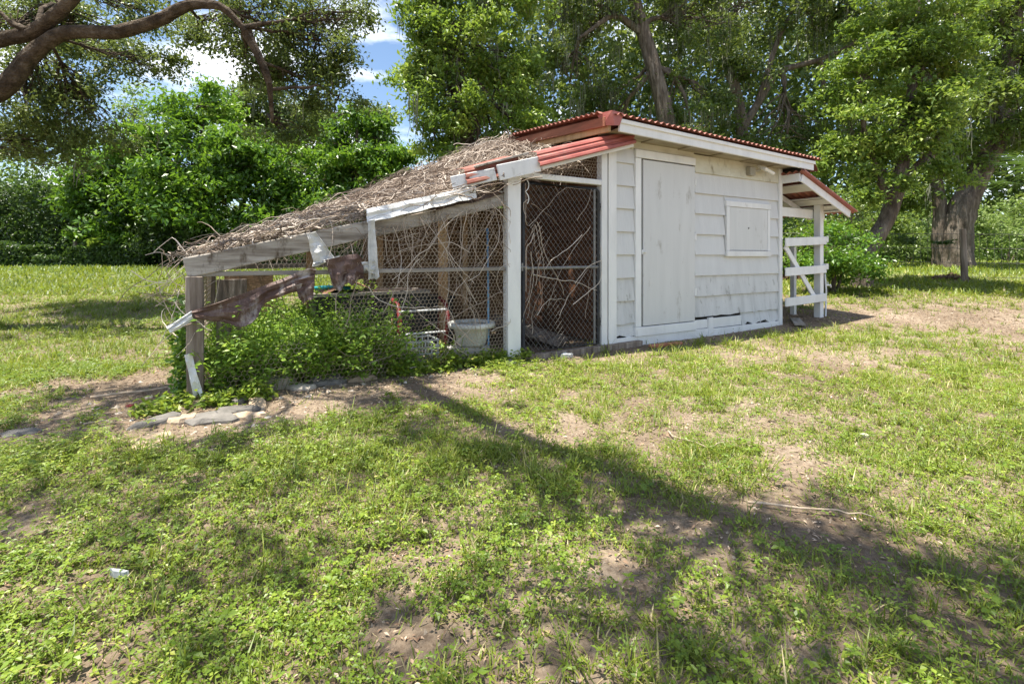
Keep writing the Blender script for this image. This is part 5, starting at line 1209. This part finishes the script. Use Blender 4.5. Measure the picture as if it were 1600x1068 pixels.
def scatter(n, y0, y1, pw, rng, side=1.18, pad=.7):
    u = rng.random(n); e = 2 - pw
    y = (y0 ** e + u * (y1 ** e - y0 ** e)) ** (1 / e) if abs(e) > 1e-6 else y0 * (y1 / y0) ** u
    x = rng.uniform(-1, 1, n) * (side * y + pad); return x, y

def veg_root(name, label, cat): return tag(empty(name), label, cat, kind="stuff")

def grass_blades(name, label, n, y0, y1, pw, seed, lo, hi, wid, lawn=False, tuft=1, spread=.02, thr=.5, tb=0.0, elr=(.35, 1.35), simple=False):
    rng = np.random.default_rng(seed); x, y = scatter(n // tuft, y0, y1, pw, rng)
    c = patchy(x, y); keep = rng.random(len(x)) < np.clip((c - thr * .5) / (.9 - thr * .5), 0.02, 1); x, y = x[keep], y[keep]
    x = np.repeat(x, tuft) + rng.normal(0, spread, len(x) * tuft); y = np.repeat(y, tuft) + rng.normal(0, spread, len(y) * tuft)
    m = len(x); sc = np.clip((y / 3.0) ** .42, .8, 2.6)
    L = rng.uniform(lo, hi, m) * sc ** .5 * (.7 + .6 * vnoise(x * 2, y * 2, 71)); w = wid * sc * rng.uniform(.7, 1.3, m)
    a = rng.uniform(0, 2 * np.pi, m); el = rng.uniform(*elr, m); bend = rng.uniform(.1, .7, m)
    d = np.stack([np.cos(a) * np.cos(el), np.sin(a) * np.cos(el), np.sin(el)], -1); h = np.stack([np.cos(a), np.sin(a), np.zeros(m)], -1); s = np.stack([-np.sin(a), np.cos(a), np.zeros(m)], -1)
    b = np.stack([x, y, surf_z(x, y) - .003], -1); mid = b + d * (L * .55)[:, None]
    tip = mid + (d * .45 + h * (bend * .35)[:, None] - np.array([0, 0, 1]) * (bend * .30)[:, None]) * L[:, None]; tip[:, 2] = np.maximum(tip[:, 2], b[:, 2] + .004)
    W_ = (s * w[:, None])
    V = np.stack([b - W_ * .4, b + W_ * .4, mid + W_ * .5, mid - W_ * .5, tip + W_ * .08, tip - W_ * .08], 1).reshape(-1, 3)
    i0 = np.arange(m) * 6; q = np.stack([np.stack([i0, i0 + 1, i0 + 2, i0 + 3], -1), np.stack([i0 + 3, i0 + 2, i0 + 4, i0 + 5], -1)], 1).reshape(-1, 4)
    if simple:      # small or distant blades: one tapering face
        V = np.stack([b - W_ * .5, b + W_ * .5, tip + W_ * .12, tip - W_ * .12], 1).reshape(-1, 3); q = np.arange(m * 4).reshape(m, 4)
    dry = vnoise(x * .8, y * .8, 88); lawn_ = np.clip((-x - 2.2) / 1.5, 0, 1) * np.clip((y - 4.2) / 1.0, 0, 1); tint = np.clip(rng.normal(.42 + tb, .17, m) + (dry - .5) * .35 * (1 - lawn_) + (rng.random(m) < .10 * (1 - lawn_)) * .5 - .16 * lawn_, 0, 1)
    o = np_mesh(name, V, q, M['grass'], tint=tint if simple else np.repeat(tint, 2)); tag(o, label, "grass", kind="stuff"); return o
grass_blades("grass", "short coarse grass blades of the near yard", 70000, 1.0, 2.6, .9, 1, .018, .058, .0046, tuft=4, spread=.02, thr=.45)
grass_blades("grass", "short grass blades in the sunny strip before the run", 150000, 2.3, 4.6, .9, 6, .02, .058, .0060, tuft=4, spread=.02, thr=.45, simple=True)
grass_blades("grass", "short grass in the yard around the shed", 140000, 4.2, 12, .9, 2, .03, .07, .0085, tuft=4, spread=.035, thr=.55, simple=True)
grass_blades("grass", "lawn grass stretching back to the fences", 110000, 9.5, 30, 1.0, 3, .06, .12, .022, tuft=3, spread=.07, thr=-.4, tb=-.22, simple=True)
grass_blades("dry_thatch", "flattened dry straw lying among the yard grass", 58000, 1.0, 9, .8, 5, .02, .07, .0030, tuft=3, spread=.03, thr=-.6, tb=.50, elr=(.02, .3), simple=True)
grass_blades("tall_grass", "taller grass tufts standing up in the yard", 36000, 1.1, 9, .7, 4, .05, .15, .0046, tuft=20, spread=.018, thr=.35, tb=-.12)

def weed_cover(name, label, n, y0, y1, pw, seed, lo, hi, thr, per=3, xbias=None, tb=0.0):
    """low broad-leaved weeds: rosettes of leaflets on short stalks"""
    rng = np.random.default_rng(seed); x, y = scatter(n, y0, y1, pw, rng)
    c = patchy(x, y); dens = np.clip((fbm(x * 1.1 + 9, y * 1.1, 101) - .42) * 5, 0.05, 1) if xbias is None else xbias(x, y)
    keep = rng.random(n) < np.clip((c - thr) / (1 - thr), 0, 1) * dens; x, y = x[keep], y[keep]; m = len(x)
    sc = np.clip((y / 3.0) ** .35, .85, 2.0); hgt = rng.uniform(.012, .055, m) * (.6 + .9 * vnoise(x * 2.2, y * 2.2, 7))
    a0 = rng.uniform(0, 6.283, m); ctr = np.stack([x, y, surf_z(x, y) + hgt], -1); Cs = []; Ds = []; Ns = []; Ls = []
    tilt = rand_dirs(m, rng) * .38 + [0, 0, 1]
    for k in range(per):
        a = a0 + k * 6.283 / per + rng.normal(0, .2, m); d = np.stack([np.cos(a), np.sin(a), rng.normal(-.05, .22, m)], -1); L = rng.uniform(lo, hi, m) * sc
        Cs.append(ctr + d * (L * .55)[:, None]); Ds.append(d); Ns.append(tilt + rng.normal(0, .2, (m, 3))); Ls.append(L)
    C = np.vstack(Cs); L = np.concatenate(Ls); V, q = leaves(C, np.vstack(Ds), np.vstack(Ns), L, L * rng.uniform(.55, .8, len(L)), .12)
    ct = np.tile(rng.normal(.45 + tb, .17, m) + (vnoise(x * .9, y * .9, 44) - .5) * .4, per)
    o = np_mesh(name, V, q, M['weed'], tint=np.clip(ct + rng.normal(0, .06, len(ct)), 0, 1)); tag(o, label, "weeds", kind="stuff"); return o
left = lambda x, y: np.clip(.25 + 1.1 * np.clip((.9 - x) / 2.2, 0, 1) * np.clip((fbm(x * 1.1 + 9, y * 1.1, 101) - .30) * 4, 0.1, 1), 0, 1)
weed_cover("ground_weeds", "clover-like weeds carpeting the near yard", 105000, 1.0, 4.6, .8, 21, .008, .021, .16, 3, left)
weed_cover("ground_weeds", "small broad-leaved weeds in the yard before the shed", 46000, 4.0, 11, .8, 22, .012, .026, .2, 3)
weed_cover("broad_weeds", "larger leafy weed rosettes scattered in the near yard", 3400, 1.05, 5.0, .8, 23, .018, .038, .14, 5, left, -.06)
# dead leaves, chaff and twigs on the bare soil
rng = np.random.default_rng(31); x, y = scatter(85000, 1.0, 12, .85, rng); c = patchy(x, y); t_, n_ = to_local(x, y)
keep = rng.random(len(x)) < np.clip(1.05 - c, .2 - .17 * np.clip((-x - 2.2) / 1.5, 0, 1) * np.clip((y - 4.2), 0, 1), 1); x, y = x[keep], y[keep]; m = len(x)
C = np.stack([x, y, surf_z(x, y) + rng.uniform(.002, .012, m)], -1); sz = rng.uniform(.010, .034, m) * np.clip((y / 3) ** .4, .8, 1.8)
V, q = leaves(C, rand_dirs(m, rng) * [1, 1, .12], rand_dirs(m, rng) * .35 + [0, 0, 1], sz, sz * rng.uniform(.10, .5, m))
o = np_mesh("leaf_litter", V, q, M['litter'], tint=np.clip(rng.normal(.5, .25, m), 0, 1)); tag(o, "dry brown leaf litter and chaff on the bare soil", "leaf litter", kind="stuff")

# crumbs and clods of soil where the ground is bare
rng = np.random.default_rng(33); x, y = scatter(60000, 1.0, 9, 1.0, rng); c = patchy(x, y)
keep = rng.random(len(x)) < np.clip(.9 - c, .05, 1); x, y = x[keep], y[keep]; m = len(x)
r = (.002 + .008 * rng.random(m) ** 3) * np.clip((y / 3) ** .4, .8, 1.6); Ct = np.stack([x, y, surf_z(x, y) + r * .3], -1)
B = np.array([[1, 0, -.4], [-.5, .87, -.4], [-.5, -.87, -.4], [.1, .1, .9]]); V = Ct[:, None] + (B[None] + rng.normal(0, .25, (m, 4, 3))) * r[:, None, None]
i0 = np.arange(m)[:, None, None] * 4; F3 = (i0 + np.array([[0, 1, 3], [1, 2, 3], [2, 0, 3]])[None]).reshape(-1, 3)
o = np_mesh("soil_crumbs", V.reshape(-1, 3), F3, M['crumb'], tint=np.repeat(rng.random(m), 3)); tag(o, "loose crumbs and clods of the bare sandy soil", "soil", kind="stuff")
